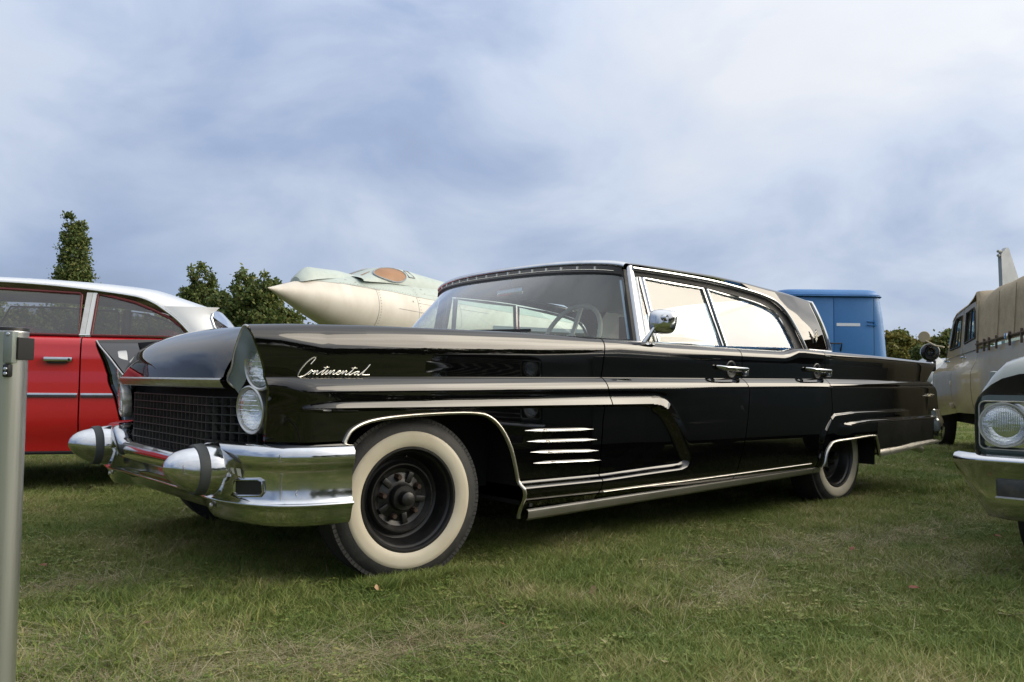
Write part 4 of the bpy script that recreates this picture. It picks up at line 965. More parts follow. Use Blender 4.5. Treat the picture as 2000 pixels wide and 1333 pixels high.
    P('panel_seam', seam([(3.05, a) for a in np.linspace(-1.2, 1.1, 18)]), 'panel_line', t)
    P('panel_seam', seam([(x, sp(x)) for x in np.linspace(.65, 5, 30)]), 'panel_line', t)
    P('panel_seam', seam([(1.25, .95), (1.4, .72), (1.7, .62), (2.1, .55), (2.2, .70), (2.25, 1.0)]), 'panel_line', t)
    P('panel_seam', seam([(x, .05) for x in np.linspace(2.5, 3.6, 8)]), 'panel_line', t)
    for a in (.30, .62): P('panel_seam', seam([(x, a) for x in np.linspace(3.05, 5.5, 10)], .003), 'panel_line', t)
    for x in (3.6, 4.4): P('panel_seam', seam([(x, a) for a in np.linspace(-1.0, 1.2, 18)], .003), 'panel_line', t)
    for x, a, w_ in ((3.32, .78, .06), (3.36, .62, .03), (1.45, .95, .05), (1.62, .80, .04), (2.9, .30, .03), (3.25, -.1, .05)):
        P('stencil_mark', grid([[(xx, -(R_(xx)+.004)*math.cos(aa), cz(xx)+(R_(xx)+.004)*1.02*math.sin(aa)) for xx in (x, x+w_)] for aa in (a, a+.05)]), 'panel_line', t)
    rv = [(x, sp(x)+.05) for x in np.arange(1.3, 3.0, .07)]+[(2.07, a) for a in np.arange(-.6, .5, .09)]+[(3.1, a) for a in np.arange(-.6, 1.0, .09)]
    P('rivets', join(*[box(x-.005, x+.005, -(R_(x)+.004)*math.cos(a)-.004, -(R_(x)+.004)*math.cos(a)+.004, cz(x)+(R_(x))*1.02*math.sin(a)-.005, cz(x)+R_(x)*1.02*math.sin(a)+.005) for x, a in rv]), 'panel_line', t, kind='stuff')
    for s in (-1, 1):
        P('wing', prism([(5.5, s*.6), (9.5, s*3.6), (11.5, s*3.7), (11.5, s*.6)], 'z', z0-.28, z0-.20), 'jet_grey', t, smooth_=False)
        P('main_gear', join(tube([(9.0, s*1.2, z0-.3), (9.0, s*1.3, .4)], .07, 10), lathe([(-.1, .2), (-.1, .38), (0, .4), (.1, .38), (.1, .2)], 'y', (9.0, s*1.3, .39), 24)), 'steel_black', t)
    P('nose_gear', join(tube([(3.9, 0, z0-.6), (3.9, 0, .3)], .06, 10), lathe([(-.08, .15), (-.08, .28), (0, .3), (.08, .28), (.08, .15)], 'y', (3.9, 0, .29), 24)), 'steel_black', t)
    P('tail_fin', prism([(11, z0+.4), (13.2, z0+2.2), (14.6, z0+2.2), (14.8, z0+.3)], 'y', -.05, .05), 'jet_grey', t, smooth_=False)
jet()

# ================================================================== blue panel van, seen from behind
def blue_van():
    D = 12.4; c0 = at(1629, D); t = thing('van', 'blue panel van with rounded roof seen from behind, beyond the limousine tail', 'van', (c0.x, c0.y, 0), -YAW)
    # local x to the right, y away from the camera
    cx = .0; hw = interp([(.35, .93), (.6, .955), (1.2, .905), (1.7, .865), (2.10, .795), (2.13, .785)])
    rows = []
    for z in (.38, .45, .6, .8, 1.0, 1.2, 1.4, 1.6, 1.8, 1.95, 2.06, 2.118):
        h = hw(z); row = []
        for k in range(41):
            a = k/40*2*math.pi; x = h*math.copysign(abs(math.cos(a))**.22, math.cos(a)); y = 2.0+2.0*math.copysign(abs(math.sin(a))**.16, math.sin(a)); row.append((x, y, z))
        rows.append(row)
    P('body', grid(rows), 'blue_paint', t, ang=50)
    rows = []
    for k, z in ((1.022, 2.118), (1.024, 2.128), (1.015, 2.134), (1.0, 2.136), (.995, 2.16), (.975, 2.20), (.93, 2.222), (.8, 2.235), (.4, 2.245), (.0, 2.247)):
        h = hw(2.1)*k; row = []
        for q in range(41):
            a = q/40*2*math.pi; row.append((h*math.copysign(abs(math.cos(a))**.25, math.cos(a)), 2.0+2.0*k*math.copysign(abs(math.sin(a))**.18, math.sin(a)), z))
        rows.append(row)
    P('roof', clean(grid(rows)), 'blue_paint', t, ang=50)
    P('roof_seal', tube([(hw(2.1)*1.018*math.copysign(abs(math.cos(a))**.25, math.cos(a)), 2.0+2.032*math.copysign(abs(math.sin(a))**.18, math.sin(a)), 2.121) for a in np.linspace(0, 2*math.pi, 60)], .012, 6, cap=False), 'dark', t)
    for xa, xb in ((-.60, -.005), (.005, .60)):
        d = P('door', box(xa, xb, -.012, .03, .55, 2.085, .008), 'blue_paint', t)
        P('door_seal', box(xa-.008 if xa < 0 else xb, xa if xa < 0 else xb+.008, -.006, .02, .55, 2.085), 'dark', d, smooth_=False)
        for hz in (1.70, .9):
            s = -1 if xa < 0 else 1
            P('hinge', join(box(s*.60-.10, s*.60+.045, -.028, -.010, hz-.035, hz-.018, .004), box(s*.60-.10, s*.60+.045, -.028, -.010, hz+.018, hz+.035, .004), box(s*.60+.0, s*.60+.03, -.032, -.008, hz-.05, hz+.05, .004)), 'blue_paint', d)
    P('gutter', tube([(hw(2.1)*1.03*math.copysign(abs(math.cos(a))**.25, math.cos(a)), 2.0+2.05*math.copysign(abs(math.sin(a))**.18, math.sin(a)), 2.108) for a in np.linspace(0, 2*math.pi, 60)], .010, 6, cap=False), 'blue_paint', t)
    for xx in (-.80, .80): P('tail_lamp', box(xx-.05, xx+.05, .02, .09, .80, .98, .015), 'red_paint', t)
    P('number_plate_lamp', box(-.12, .12, -.05, -.012, .72, .77, .01), 'steel_black', t)
    P('tape_strip', box(.04, .395, -.016, -.0125, 1.655, 1.70), 'tape', t, smooth_=False)
    P('grab_handle', tube([(-.06, -.01, 1.40), (-.06, -.06, 1.39), (.10, -.06, 1.39), (.10, -.01, 1.28)], .012, 8), 'steel_black', t)
    for x, s in ((-.78, -1), (.78, 1)):
        for y in (.9, 3.2):
            w = P('wheel', lathe([(-.1, .2), (-.1, .32), (0, .35), (.1, .32), (.1, .2), (.05, .18), (.05, 0)], 'x', (x, y, .34), 32), 'rubber', t)
    P('chassis', box(-.85, .85, .1, 3.9, .3, .45), 'dark', t); P('bumper', box(-.9, .9, -.12, -.02, .42, .55, .02), 'steel_black', t)
blue_van()

# ================================================================== tan off-road truck with canvas top
PP = P
def tan_truck():
    P = lambda n_, vf_, *a_, **k_: PP(n_, mirror(vf_), *a_, **k_)      # the side shown lies on local -y
    rz = math.atan2(-.53547, -.84455)
    t = thing('field_car', 'tan military field car with buttoned canvas top, right of the limousine tail', 'car', (8.673, .5345, 0), rz); REF[t.name] = (None, .775, .70)
    # local x = towards its tail, local y = towards the camera side is +; the far side is negative
    wd = 1.55
    def sheet(pts, y, m, name, parent=t, d=.03): return P(name, prism(pts, 'y', y-d, y), m, parent, smooth_=False)
    # flank with rounded front wing: height profile bulges outwards at the wing
    def flank(xs, zs_top, zs_bot, nm, parent=t):
        rows = []
        for v in np.linspace(0, 1, 18):
            row = []
            for x in xs:
                zt, zb = zs_top(x), zs_bot(x); z = zt+(zb-zt)*v
                y = .0+.10*smooth(1.06, .92, z)*smooth(2.0, 1.2, x)+.03*math.sin(v*math.pi)-.05*smooth(.62, .38, z)
                row.append((x, y, z))
            rows.append(row)
        return P(nm, grid(rows), 'tan_paint', parent, ang=50)
    belt = interp([(0, 1.085), (.16, 1.094), (1.62, 1.15), (3.4, 1.19)])
    sill = interp([(-.2, .40), (1.1, .49), (3.4, .50)])
    d1 = flank([float(v) for v in np.linspace(.10, .985, 14)], belt, sill, 'door')
    d2 = flank([float(v) for v in np.linspace(.992, 1.62, 12)], belt, sill, 'door')
    flank([float(v) for v in np.linspace(1.628, 3.5, 20)], belt, sill, 'rear_quarter')
    flank([float(v) for v in np.linspace(-.02, .095, 4)], belt, sill, 'front_panel')
    # front wing and bonnet
    rows = []
    for x in np.linspace(-1.3, .05, 16):
        f = smooth(-1.3, -.5, x); zt = .62+.36*f+.06*smooth(-.6, .05, x); row = []
        for k in range(11): a = k/10*math.pi/2; row.append((x, .13-.28*(1-math.cos(a))*1.0+0*a if False else .13-.30*(1-math.cos(a)), .45+(zt-.45)*(.0+1.0*math.sin(math.pi/2-0)*1.0)-(zt-.45)*(1-math.sin(a if a > 0 else 0)) if False else .45+(zt-.45)*math.sin(a)))
        rows.append(row)
    P('front_wing', grid(rows), 'tan_paint', t, ang=60)
    P('bonnet', grid([[(x, y, z-.10*abs((y+wd/2)/.55)**3) for y in np.linspace(-wd/2-.55, -wd/2+.55, 13)] for x, z in ((-1.3, .98), (-1.2, 1.04), (-.6, 1.08), (.05, 1.10))]), 'tan_paint', t)
    P('body_tub', join(box(.05, 3.5, -wd+.03, -.05, .48, 1.06), box(-1.25, .1, -wd/2-.5, -wd/2+.5, .45, 1.0)), 'dark', t, smooth_=False)
    P('tailgate', box(3.48, 3.53, -wd, 0, .5, 1.2, .01), 'tan_paint', t); P('flank', box(.0, 3.5, -wd-.02, -wd+.02, .5, 1.12, .01), 'tan_paint', t)
    # upper door frames: openings with glass
    def frame(outer, innr, par, name):
        n = len(outer); V = [(x, .012, z) for x, z in outer]+[(x, .012, z) for x, z in innr]+[(x, -.02, z) for x, z in outer]+[(x, -.02, z) for x, z in innr]
        F = []
        for i in range(n):
            j = (i+1) % n; F += [(i, j, n+j, n+i), (2*n+i, 3*n+i, 3*n+j, 2*n+j), (n+i, n+j, 3*n+j, 3*n+i), (i, 2*n+i, 2*n+j, j)]
        fr = P(name, (V, F), 'tan_paint', par, smooth_=False)
        P('pane', ([(x, 0, z) for x, z in innr], [tuple(range(n))]), 'side_glass', fr, smooth_=False)
        P('seal', tube([(x, .012, z) for x, z in innr+[innr[0]]], .012, 6, cap=False), 'rubber', fr); return fr
    f1 = frame([(.20, 1.10), (.985, 1.13), (1.10, 1.612), (.74, 1.58), (.55, 1.50)], [(.40, 1.19), (.90, 1.215), (1.03, 1.545), (.76, 1.53), (.63, 1.46)], d1, 'window_frame')
    f2 = frame([(.995, 1.13), (1.645, 1.155), (1.66, 1.56), (1.60, 1.645), (1.115, 1.615)], [(1.11, 1.235), (1.575, 1.275), (1.585, 1.55), (1.55, 1.585), (1.235, 1.555)], d2, 'window_frame')
    P('glass_bar', tube([(.62, .014, 1.20), (.80, .014, 1.53)], .010, 6), 'rubber', f1); P('glass_bar', tube([(1.36, .014, 1.255), (1.46, .014, 1.575)], .010, 6), 'rubber', f2)
    for dd, hx, hz in ((d1, .60, 1.05), (d2, 1.36, 1.075)): P('door_handle', tube([(hx, .06, hz), (hx, .10, hz), (hx+.11, .10, hz+.004)], .011, 8), 'chrome', dd)
    for hx, hz in ((.96, .80), (.96, .56), (.10, .60)): P('hinge', box(hx-.03, hx+.05, .10, .135, hz-.03, hz+.03, .005), 'tan_paint', d1)
    # canvas cover stretched over hoops
    prof = interp([(.55, 1.53), (.74, 1.60), (.97, 1.625), (1.12, 1.640), (1.30, 1.655), (1.52, 1.70), (1.70, 1.765), (1.85, 1.765), (2.05, 1.79), (2.18, 1.79), (2.40, 1.775), (2.6, 1.80), (2.8, 1.80), (3.2, 1.78), (3.5, 1.74)])
    rows = []
    for x in np.linspace(.55, 3.52, 44):
        zt = prof(x); row = []; lo = 1.20 if x > 1.66 else zt-.03
        if x > 1.66: lo = belt(x)+.02
        for k in range(25):
            a = k/24; ang_ = a*math.pi
            y = .018-(wd+.03)*(.5-.5*math.copysign(abs(math.cos(ang_))**.35, math.cos(ang_)))
            z = lo+(zt-lo)*(math.sin(ang_)**.28 if 0 < a < 1 else 0)
            z += .010*math.sin(x*9+y*3)*math.sin(ang_); row.append((x, y, z))
        rows.append(row)
    cv = P('canvas_top', flip(grid(rows)), 'canvas', t, ang=70)
    for xx in (1.68, 2.42, 2.95): P('canvas_seam', tube([(xx+.12*(q/8), .024-.0*(q/8), belt(xx)+.02+(prof(xx)-.14-belt(xx))*(q/8)) for q in range(9)], .004, 5), 'canvas', cv)
    P('canvas_hem', tube([(x, .028, belt(x)+.045) for x in np.linspace(1.66, 3.5, 12)], .016, 6, flat=.4), 'leather', cv)
    for xx in (1.72, 1.98, 2.16, 2.42, 2.85, 3.2): P('strap', box(xx-.008, xx+.008, .02, .040, belt(xx)-.04, belt(xx)+.085, .003), 'leather', cv)
    P('strap_buckle', box(2.80, 2.90, .05, .062, belt(2.85)+.02, belt(2.85)+.07, .004), 'chrome', cv)
    # windscreen frame, wing lamp and mirror
    P('windscreen_frame', prism([(.06, 1.09), (.14, 1.09), (.60, 1.56), (.54, 1.56)], 'y', -wd, 0), 'side_glass', t, smooth_=False)
    lp = P('wing_lamp', lathe([(-.13, 0), (-.115, .05), (-.08, .088), (-.03, .108), (.02, .11), (.05, .104), (.055, .09), (.04, 0)], 'x', (-.20, .12, 1.19), 28), 'black_paint', t, ang=60)
    P('lamp_ring', lathe([(.05, .106), (.062, .108), (.064, .1), (.055, .092)], 'x', (-.26, .12, 1.19), 28), 'chrome', lp); P('lamp_bracket', join(box(-.24, -.16, .06, .16, .95, 1.09, .01), tube([(-.2, .1, 1.08), (-.2, .12, 1.0)], .03, 8)), 'steel_black', lp)
    mrr = P('wing_mirror', xf(lathe([(-.03, 0), (-.025, .04), (-.008, .066), (0, .07), (.006, .066), (.006, 0)], 'x', seg=24), Matrix.Translation((-.10, .20, 1.375)) @ Matrix.Rotation(rad(25), 4, 'Z')), 'tan_paint', t)
    P('mirror_stalk', tube([(-.08, .19, 1.33), (.02, .1, 1.26), (.10, .02, 1.24)], .010, 6), 'tan_paint', mrr)
    for x, y in ((-.75, -.12), (2.7, -.12), (-.75, -wd+.12), (2.7, -wd+.12)): small_wheel(t, x, -y, -1 if y > -.5 else 1, .38, rimc='tan_paint')
    P('underbody', box(-.9, 3.2, -wd+.25, -.25, .33, .5), 'dark', t)
tan_truck()

# ================================================================== sage green sedan, nearest on the far edge
def green_car():
    D = 3.30; p = at(1960, D); t = thing('sedan', 'sage green sedan front corner with round headlamp in a square recess and chrome bumper', 'car', (p.x, p.y, 0), -YAW-rad(44)); REF[t.name] = (.62, None, .45)
    # local x to the right, y away from the camera; headlamp centre at x = 0
    hz = zat(1957, 830, D); cxm = .62                    # centre line of the car
    S = D/1614.7
    L_ = -.105                                           # outer edge of the fender
    bz = zat(1957, 893, D)
    # fender and hood, swept back from the front edge
    rows = []
    def sec(y, lift, out):
        pts = [(L_-out+.012, bz-.02), (L_-out, bz+.02), (L_-out-.002, hz-.02), (L_-out+.0, hz+.075), (L_-out+.012, hz+.105+lift*.2), (L_-out+.03, hz+.125+lift*.45), (L_-out+.06, hz+.15+lift*.75), (L_-out+.10, hz+.172+lift), (L_-out+.16, hz+.19+lift), (L_+.26, hz+.20+lift), (L_+.45, hz+.205+lift), (cxm, hz+.21+lift)]
        return [(x, y, z) for x, z in pts]
    for y, lift, out in ((.0, .012, 0), (.012, .03, 0), (.05, .06, .004), (.12, .08, .010), (.3, .10, .02), (.8, .125, .03), (1.45, .14, .04)): rows.append(sec(y, lift, out))
    half_ = grid(rows); mh = ([(2*cxm-x, y, z) for x, y, z in half_[0]], [tuple(reversed(q)) for q in half_[1]])
    P('hood', flip(join(half_, mh)), 'sage_paint', t, ang=50)
    # front panel with a square lamp recess
    def rr(x0, x1, z0, z1, r, n=4):
        o = []
        for cx_, cz_, a0 in ((x1-r, z1-r, 0), (x0+r, z1-r, 90), (x0+r, z0+r, 180), (x1-r, z0+r, 270)):
            for k in range(n+1): a = rad(a0+90*k/n); o.append((cx_+r*math.cos(a), cz_+r*math.sin(a)))
        return o
    for s in (0, 1):
        mx = (lambda v: v) if s == 0 else (lambda v: ([(2*cxm-x, y, z) for x, y, z in v[0]], [tuple(reversed(q)) for q in v[1]]))
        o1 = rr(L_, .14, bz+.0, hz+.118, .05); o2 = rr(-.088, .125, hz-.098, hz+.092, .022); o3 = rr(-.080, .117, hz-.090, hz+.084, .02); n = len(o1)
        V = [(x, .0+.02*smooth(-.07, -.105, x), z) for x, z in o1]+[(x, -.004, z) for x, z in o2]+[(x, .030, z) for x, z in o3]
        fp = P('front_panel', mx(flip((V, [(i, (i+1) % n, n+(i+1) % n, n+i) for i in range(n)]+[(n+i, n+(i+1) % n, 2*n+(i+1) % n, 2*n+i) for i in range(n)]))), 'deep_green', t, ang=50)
        P('recess_trim', mx(tube([(x, -.004, z) for x, z in o2+[o2[0]]], .0035, 6, cap=False)), 'dull_chrome', fp)
        P('recess_plate', mx(([(x, .029, z) for x, z in o3], [tuple(range(n))])), 'chrome', fp, smooth_=False)
        hl = P('headlight', mx(lathe([(.04, .083), (-.012, .088), (-.016, .0895), (-.016, .084), (-.008, .080), (-.006, .078)], 'y', (0.0, 0, hz), 48)), 'dull_chrome', t, ang=40)
        P('reflector', mx(lathe([(-.004, .079), (.014, .070), (.030, .05), (.038, .025), (.040, 0)], 'y', (0, 0, hz), 40)), 'lens', hl)
        P('lens', mx(lathe([(-.008, .080), (-.018, .070), (-.026, .045), (-.030, .02), (-.031, 0)], 'y', (0, 0, hz), 40)), 'lamp_glass', hl)
        fl = []
        for k in range(-12, 13):
            x = k*.006; h_ = math.sqrt(max(0, .074**2-x*x)); lo_ = -.35 if abs(k) < 7 else -.1
            fl.append(tube([(x, -.010-.018*(1-(x*x+z*z)/.0064), hz+z) for z in np.linspace(h_*lo_, h_*.88, 6)], .0011, 4))
        P('lens_flutes', mx(join(*fl)), 'lens', hl)
    P('grille', box(.145, 2*cxm-.145, .02, .05, bz+.02, hz+.10), 'steel_black', t, smooth_=False)
    for k in range(7): P('grille_bar', box(.145, 2*cxm-.145, .0, .02, bz+.03+k*.03, bz+.036+k*.03), 'dull_chrome', t, smooth_=False)
    # bumper: bright top edge, dark face tapering under
    rows = []
    bl = -.178
    for f in np.linspace(0, 1, 25):
        x = bl+(2*cxm-2*bl)*f; e = min(1, min(f, 1-f)/.05); yb = .06*(1-e)**2
        drop = .205*smooth(0, .10, min(f, 1-f)+.005)
        rows.append([(x, -.02+yb, bz+.012), (x, -.075+yb, bz+.010), (x, -.094+yb, bz+.002), (x, -.100+yb, bz-.010), (x, -.096+yb, bz-.020), (x, -.088+yb, bz-.026), (x, -.088+yb, bz-.03-drop*.6), (x, -.080+yb, bz-.03-drop*.9), (x, -.06+yb, bz-.032-drop), (x, .0+yb, bz-.032-drop)])
    bmp = P('bumper', grid(rows), 'chrome', t, ang=60)
    for s in (0, 1):
        mx = (lambda v: v) if s == 0 else (lambda v: ([(2*cxm-x, y, z) for x, y, z in v[0]], [tuple(reversed(q)) for q in v[1]]))
        P('bumper_lamp', mx(box(-.01, .2, -.094, -.085, bz-.145, bz-.078, .006)), 'grille_metal', bmp)
        P('lamp_lip', mx(box(-.012, .2, -.104, -.085, bz-.152, bz-.147, .002)), 'dull_chrome', bmp)
    # body behind
    for x, s in ((.0, -1), (2*cxm, 1)):
        for y in (.75, 3.3):
            P('wheel', lathe([(-.08, .18), (-.09, .28), (0, .30), (.09, .28), (.08, .18), (.05, .15), (.05, 0)], 'x', (x+.02*-s, y, .29), 32), 'rubber', t)
    P('flank', join(box(L_-.045, L_-.02, .4, 4.2, .30, hz+.22, .01), box(2*cxm-L_+.02, 2*cxm-L_+.045, .4, 4.2, .30, hz+.22, .01)), 'sage_paint', t)
    P('cabin', prism([(1.4, hz+.30), (2.0, hz+.78), (3.1, hz+.78), (3.7, hz+.32)], 'x', .02, 2*cxm-.02), 'sage_paint', t)
    P('windscreen', prism([(1.36, hz+.33), (1.95, hz+.76), (1.96, hz+.75), (1.37, hz+.32)], 'x', .06, 2*cxm-.06), 'smoky_glass', t)
    P('trunk_lid', box(L_, 2*cxm-L_, 3.3, 4.2, hz+.1, hz+.32, .04), 'sage_paint', t)
    P('underbody', box(L_+.03, 2*cxm-L_-.03, .08, 4.0, .25, bz), 'dark', t)
green_car()

# ================================================================== grey jet parked further off
def far_jet():
    D = 26; p = at(1812, D); q = at(2010, D+3.0); ax = (q-p).normalized(); rz = math.atan2(ax.y, ax.x)
    t = thing('fighter_jet', 'grey jet with tall tail fin, far off behind the canvas topped field car', 'aircraft', (p.x, p.y, 0), rz); REF[t.name] = (None, 0.0, .5)
    LEN = (q-p).length
    xs = [-.6, -.3, 0, .4, .9, 1.6, LEN-1.0, LEN+1.5, LEN+3]
    rs = [.30, .42, .52, .60, .64, .66, .66, .6, .45]
    P('fuselage', flip(grid([[(x, r*math.cos(a), 1.02+r*math.sin(a)) for a in np.linspace(0, 2*math.pi, 25)] for x, r in zip(xs, rs)])), 'jet_grey', t, ang=80)
    can = []
    for x, h in ((-.45, .0), (-.10, .20), (.12, .30), (.28, .32), (.45, .24), (.8, .10), (1.3, 0)): can.append([(x, -.32*math.cos(a), 1.42+h*math.sin(a)) for a in np.linspace(0, math.pi, 13)])
    P('canopy', flip(grid(can)), 'jet_grey', t, ang=40)
    def zf(v): return zat(1960, v, D+2.6)
    b0 = LEN-1.0
    P('tail_fin', prism([(b0-.55, 1.4), (b0-.72, zf(505)), (b0-.72, zf(500)), (b0-.42, zf(487)), (b0-.30, zf(485)), (b0-.22, zf(489)), (b0+.35, zf(545)), (b0+1.0, 1.4)], 'y', -.06, .06), 'jet_grey', t, smooth_=False)
    for vz in (495, 503): P('fin_probe', tube([(b0-.62, 0, zf(vz)), (b0-.82, 0, zf(vz)), (b0-.86, 0, zf(vz))], [.05, .05, .01], 8), 'panel_line', t)
    for s in (-1, 1): P('wing', prism([(1.8, s*.5), (4.2, s*3.4), (5.4, s*3.5), (5.2, s*.5)], 'z', 1.0, 1.06), 'jet_grey', t, smooth_=False)
    P('landing_gear', join(*[tube([(x, y, 1.0), (x, y, .02)], .08, 8) for x, y in ((.6, 0), (4, -1), (4, 1))]), 'steel_black', t)
far_jet()

# ================================================================== trees
def leaf_material(name, a, b, c_):
    m = bpy.data.materials.new(name); m.use_nodes = True; MATS[name] = m; nt = m.node_tree; p = nt.nodes['Principled BSDF']; N = nt.nodes.new; L = nt.links.new
    g = N('ShaderNodeNewGeometry'); r = N('ShaderNodeValToRGB'); L(g.outputs['Random Per Island'], r.inputs[0])
    r.color_ramp.elements[0].color = (*a, 1); r.color_ramp.elements[1].color = (*c_, 1); e = r.color_ramp.elements.new(.6); e.color = (*b, 1)
    L(r.outputs[0], p.inputs['Base Color']); p.inputs['Roughness'].default_value = .6; p.inputs['Specular IOR Level'].default_value = .25
    tr = N('ShaderNodeBsdfTranslucent'); L(r.outputs[0], tr.inputs[0]); mx = N('ShaderNodeMixShader'); mx.inputs[0].default_value = .25
    L(p.outputs[0], mx.inputs[1]); L(tr.outputs[0], mx.inputs[2]); L(mx.outputs[0], nt.nodes['Material Output'].inputs[0])
leaf_material('leaf_dark', (.055, .085, .024), (.095, .132, .038), (.17, .17, .05))
leaf_material('leaf_mid', (.068, .10, .026), (.11, .14, .036), (.19, .17, .05))
leaf_material('leaf_gold', (.09, .105, .022), (.15, .14, .03), (.21, .165, .04))
def crown(shapes, n, size, rng):
    """shapes: list of (centre, radii); leaves gather in clumps near the outside of each shape"""
    vol = np.array([s[1][0]*s[1][1]*s[1][2] for s in shapes]); pick = rng.choice(len(shapes), n, p=vol/vol.sum())
    C_ = np.array([s[0] for s in shapes], float)[pick]; R_ = np.array([s[1] for s in shapes], float)[pick]
    ncl = max(12, n//60)
    cl_shape = rng.choice(len(shapes), ncl, p=vol/vol.sum()); d = rng.normal(size=(ncl, 3)); d /= np.linalg.norm(d, axis=1)[:, None]
    cl = np.array([s[0] for s in shapes], float)[cl_shape]+d*np.array([s[1] for s in shapes], float)[cl_shape]*(rng.uniform(.45, 1.02, ncl)**.6)[:, None]
    k = rng.integers(0, ncl, n); rad_ = np.array([min(s[1]) for s in shapes])[cl_shape][k]
    p = cl[k]+rng.normal(size=(n, 3))*(rad_*.22)[:, None]
    a = rng.normal(size=(n, 3)); a /= np.linalg.norm(a, axis=1)[:, None]; b = np.cross(a, rng.normal(size=(n, 3))); b /= np.linalg.norm(b, axis=1)[:, None]
    s = size*rng.uniform(.6, 1.3, n)[:, None]
    V = np.stack([p-a*s, p-b*s*.55, p+a*s, p+b*s*.55], 1).reshape(-1, 3)
    return V, np.arange(n*4).reshape(n, 4)
def tree(name, label, u, D, shapes, n, size, leaf, trunk_h, trunk_r, seed, group=None):
    rng = np.random.default_rng(seed); b = at(u, D); t = thing(name, label, 'tree', (b.x, b.y, 0), rng.uniform(0, 6), group)
    V, F = crown(shapes, n, size, rng)
    P('crown', (V.tolist(), F.tolist()), leaf, t, smooth_=False)
    br = [tube([(0, 0, -.1), (.05, 0, trunk_h*.4), (0, .05, trunk_h)], [trunk_r, trunk_r*.8, trunk_r*.3], 8)]
    for (c_, r_) in shapes[:7]: br.append(tube([(0, 0, trunk_h*.45), ((c_[0])*.5, c_[1]*.5, (trunk_h*.45+c_[2])*.5), (c_[0], c_[1], c_[2])], [trunk_r*.5, trunk_r*.3, trunk_r*.08], 6))
    P('trunk', join(*br), 'bark', t)
# tall poplar with a forked top
H = zat(140, 410, 75)
tree('poplar_tree', 'tall narrow poplar rising above the white roof of the red sedan', 140, 75, [((0, 0, H*.42), (1.55, 1.55, 5.2)), ((-.15, 0, H*.68), (1.2, 1.2, 4.0)), ((-.55, .2, H*.87), (.62, .62, 1.9)), ((.42, -.1, H*.84), (.58, .58, 2.0)), ((1.0, .3, H*.62), (.7, .7, 2.6)), ((-1.1, -.2, H*.55), (.7, .7, 2.4))], 22000, .15, 'leaf_dark', H*.9, .28, 3)
def bushy(H, Wd, rng):
    s = []
    for k in range(16):
        a = rng.uniform(0, 6.28); f = rng.uniform(.25, .98); rr_ = Wd*.5*math.sqrt(max(.05, 1-((f-.5)/.55)**2))
        s.append(((rr_*.62*math.cos(a), rr_*.62*math.sin(a), H*f), (Wd*.21*rng.uniform(.8, 1.3), Wd*.21*rng.uniform(.8, 1.3), H*.13*rng.uniform(.8, 1.3))))
    s.append(((0, 0, H*.5), (Wd*.42, Wd*.42, H*.40))); return s
TR = [  # u, v of the top, distance, width in px, leaf, label
 (392, 522, 66, 92, 'leaf_dark', 'ragged dark green tree just right of the red sedan rear window'),
 (442, 578, 62, 90, 'leaf_dark', 'lower dark tree filling the gap between two taller trees'),
 (495, 535, 58, 125, 'leaf_dark', 'broad dark green tree left of the jet nose'),
 (548, 585, 60, 90, 'leaf_mid', 'sloping green tree behind the tip of the jet nose'),
 (610, 622, 90, 60, 'leaf_mid', 'low distant tree under the jet nose'),
 (30, 590, 60, 150, 'leaf_dark', 'tree seen through the front window of the red sedan'),
 (120, 600, 64, 120, 'leaf_dark', 'tree seen low through the red sedan, below the poplar'),
 (225, 602, 60, 130, 'leaf_dark', 'tree seen through the rear side window of the red sedan'),
 (310, 606, 62, 110, 'leaf_mid', 'tree seen through the rear corner of the red sedan'),
 (1742, 652, 80, 80, 'leaf_gold', 'yellowing tree beside the blue van'),
 (1775, 647, 84, 90, 'leaf_mid', 'green tree in the gap between blue van and field car'),
 (1812, 652, 82, 86, 'leaf_gold', 'golden green tree behind the wing lamp of the field car'),
 (1848, 648, 80, 90, 'leaf_mid', 'green tree at the left edge of the field car'),
 (1755, 678, 70, 40, 'leaf_gold', 'low golden shrub in front of the trees beside the blue van'),
 (1795, 672, 74, 52, 'leaf_dark', 'dark low tree in front of the golden ones'),
 (1890, 640, 82, 80, 'leaf_mid', 'tree behind the field car windscreen'),
]
for i, (u, v, D, wpx, leaf, lab) in enumerate(TR):
    rng = np.random.default_rng(100+i); h = zat(u, v, D); wd = wpx/1614.7*D
    tree('tree', lab, u, D, bushy(h/1.06, wd, rng), 17000, .15 if D < 70 else .19, leaf, h*.8, .18, 200+i, 'trees along the edge of the field')

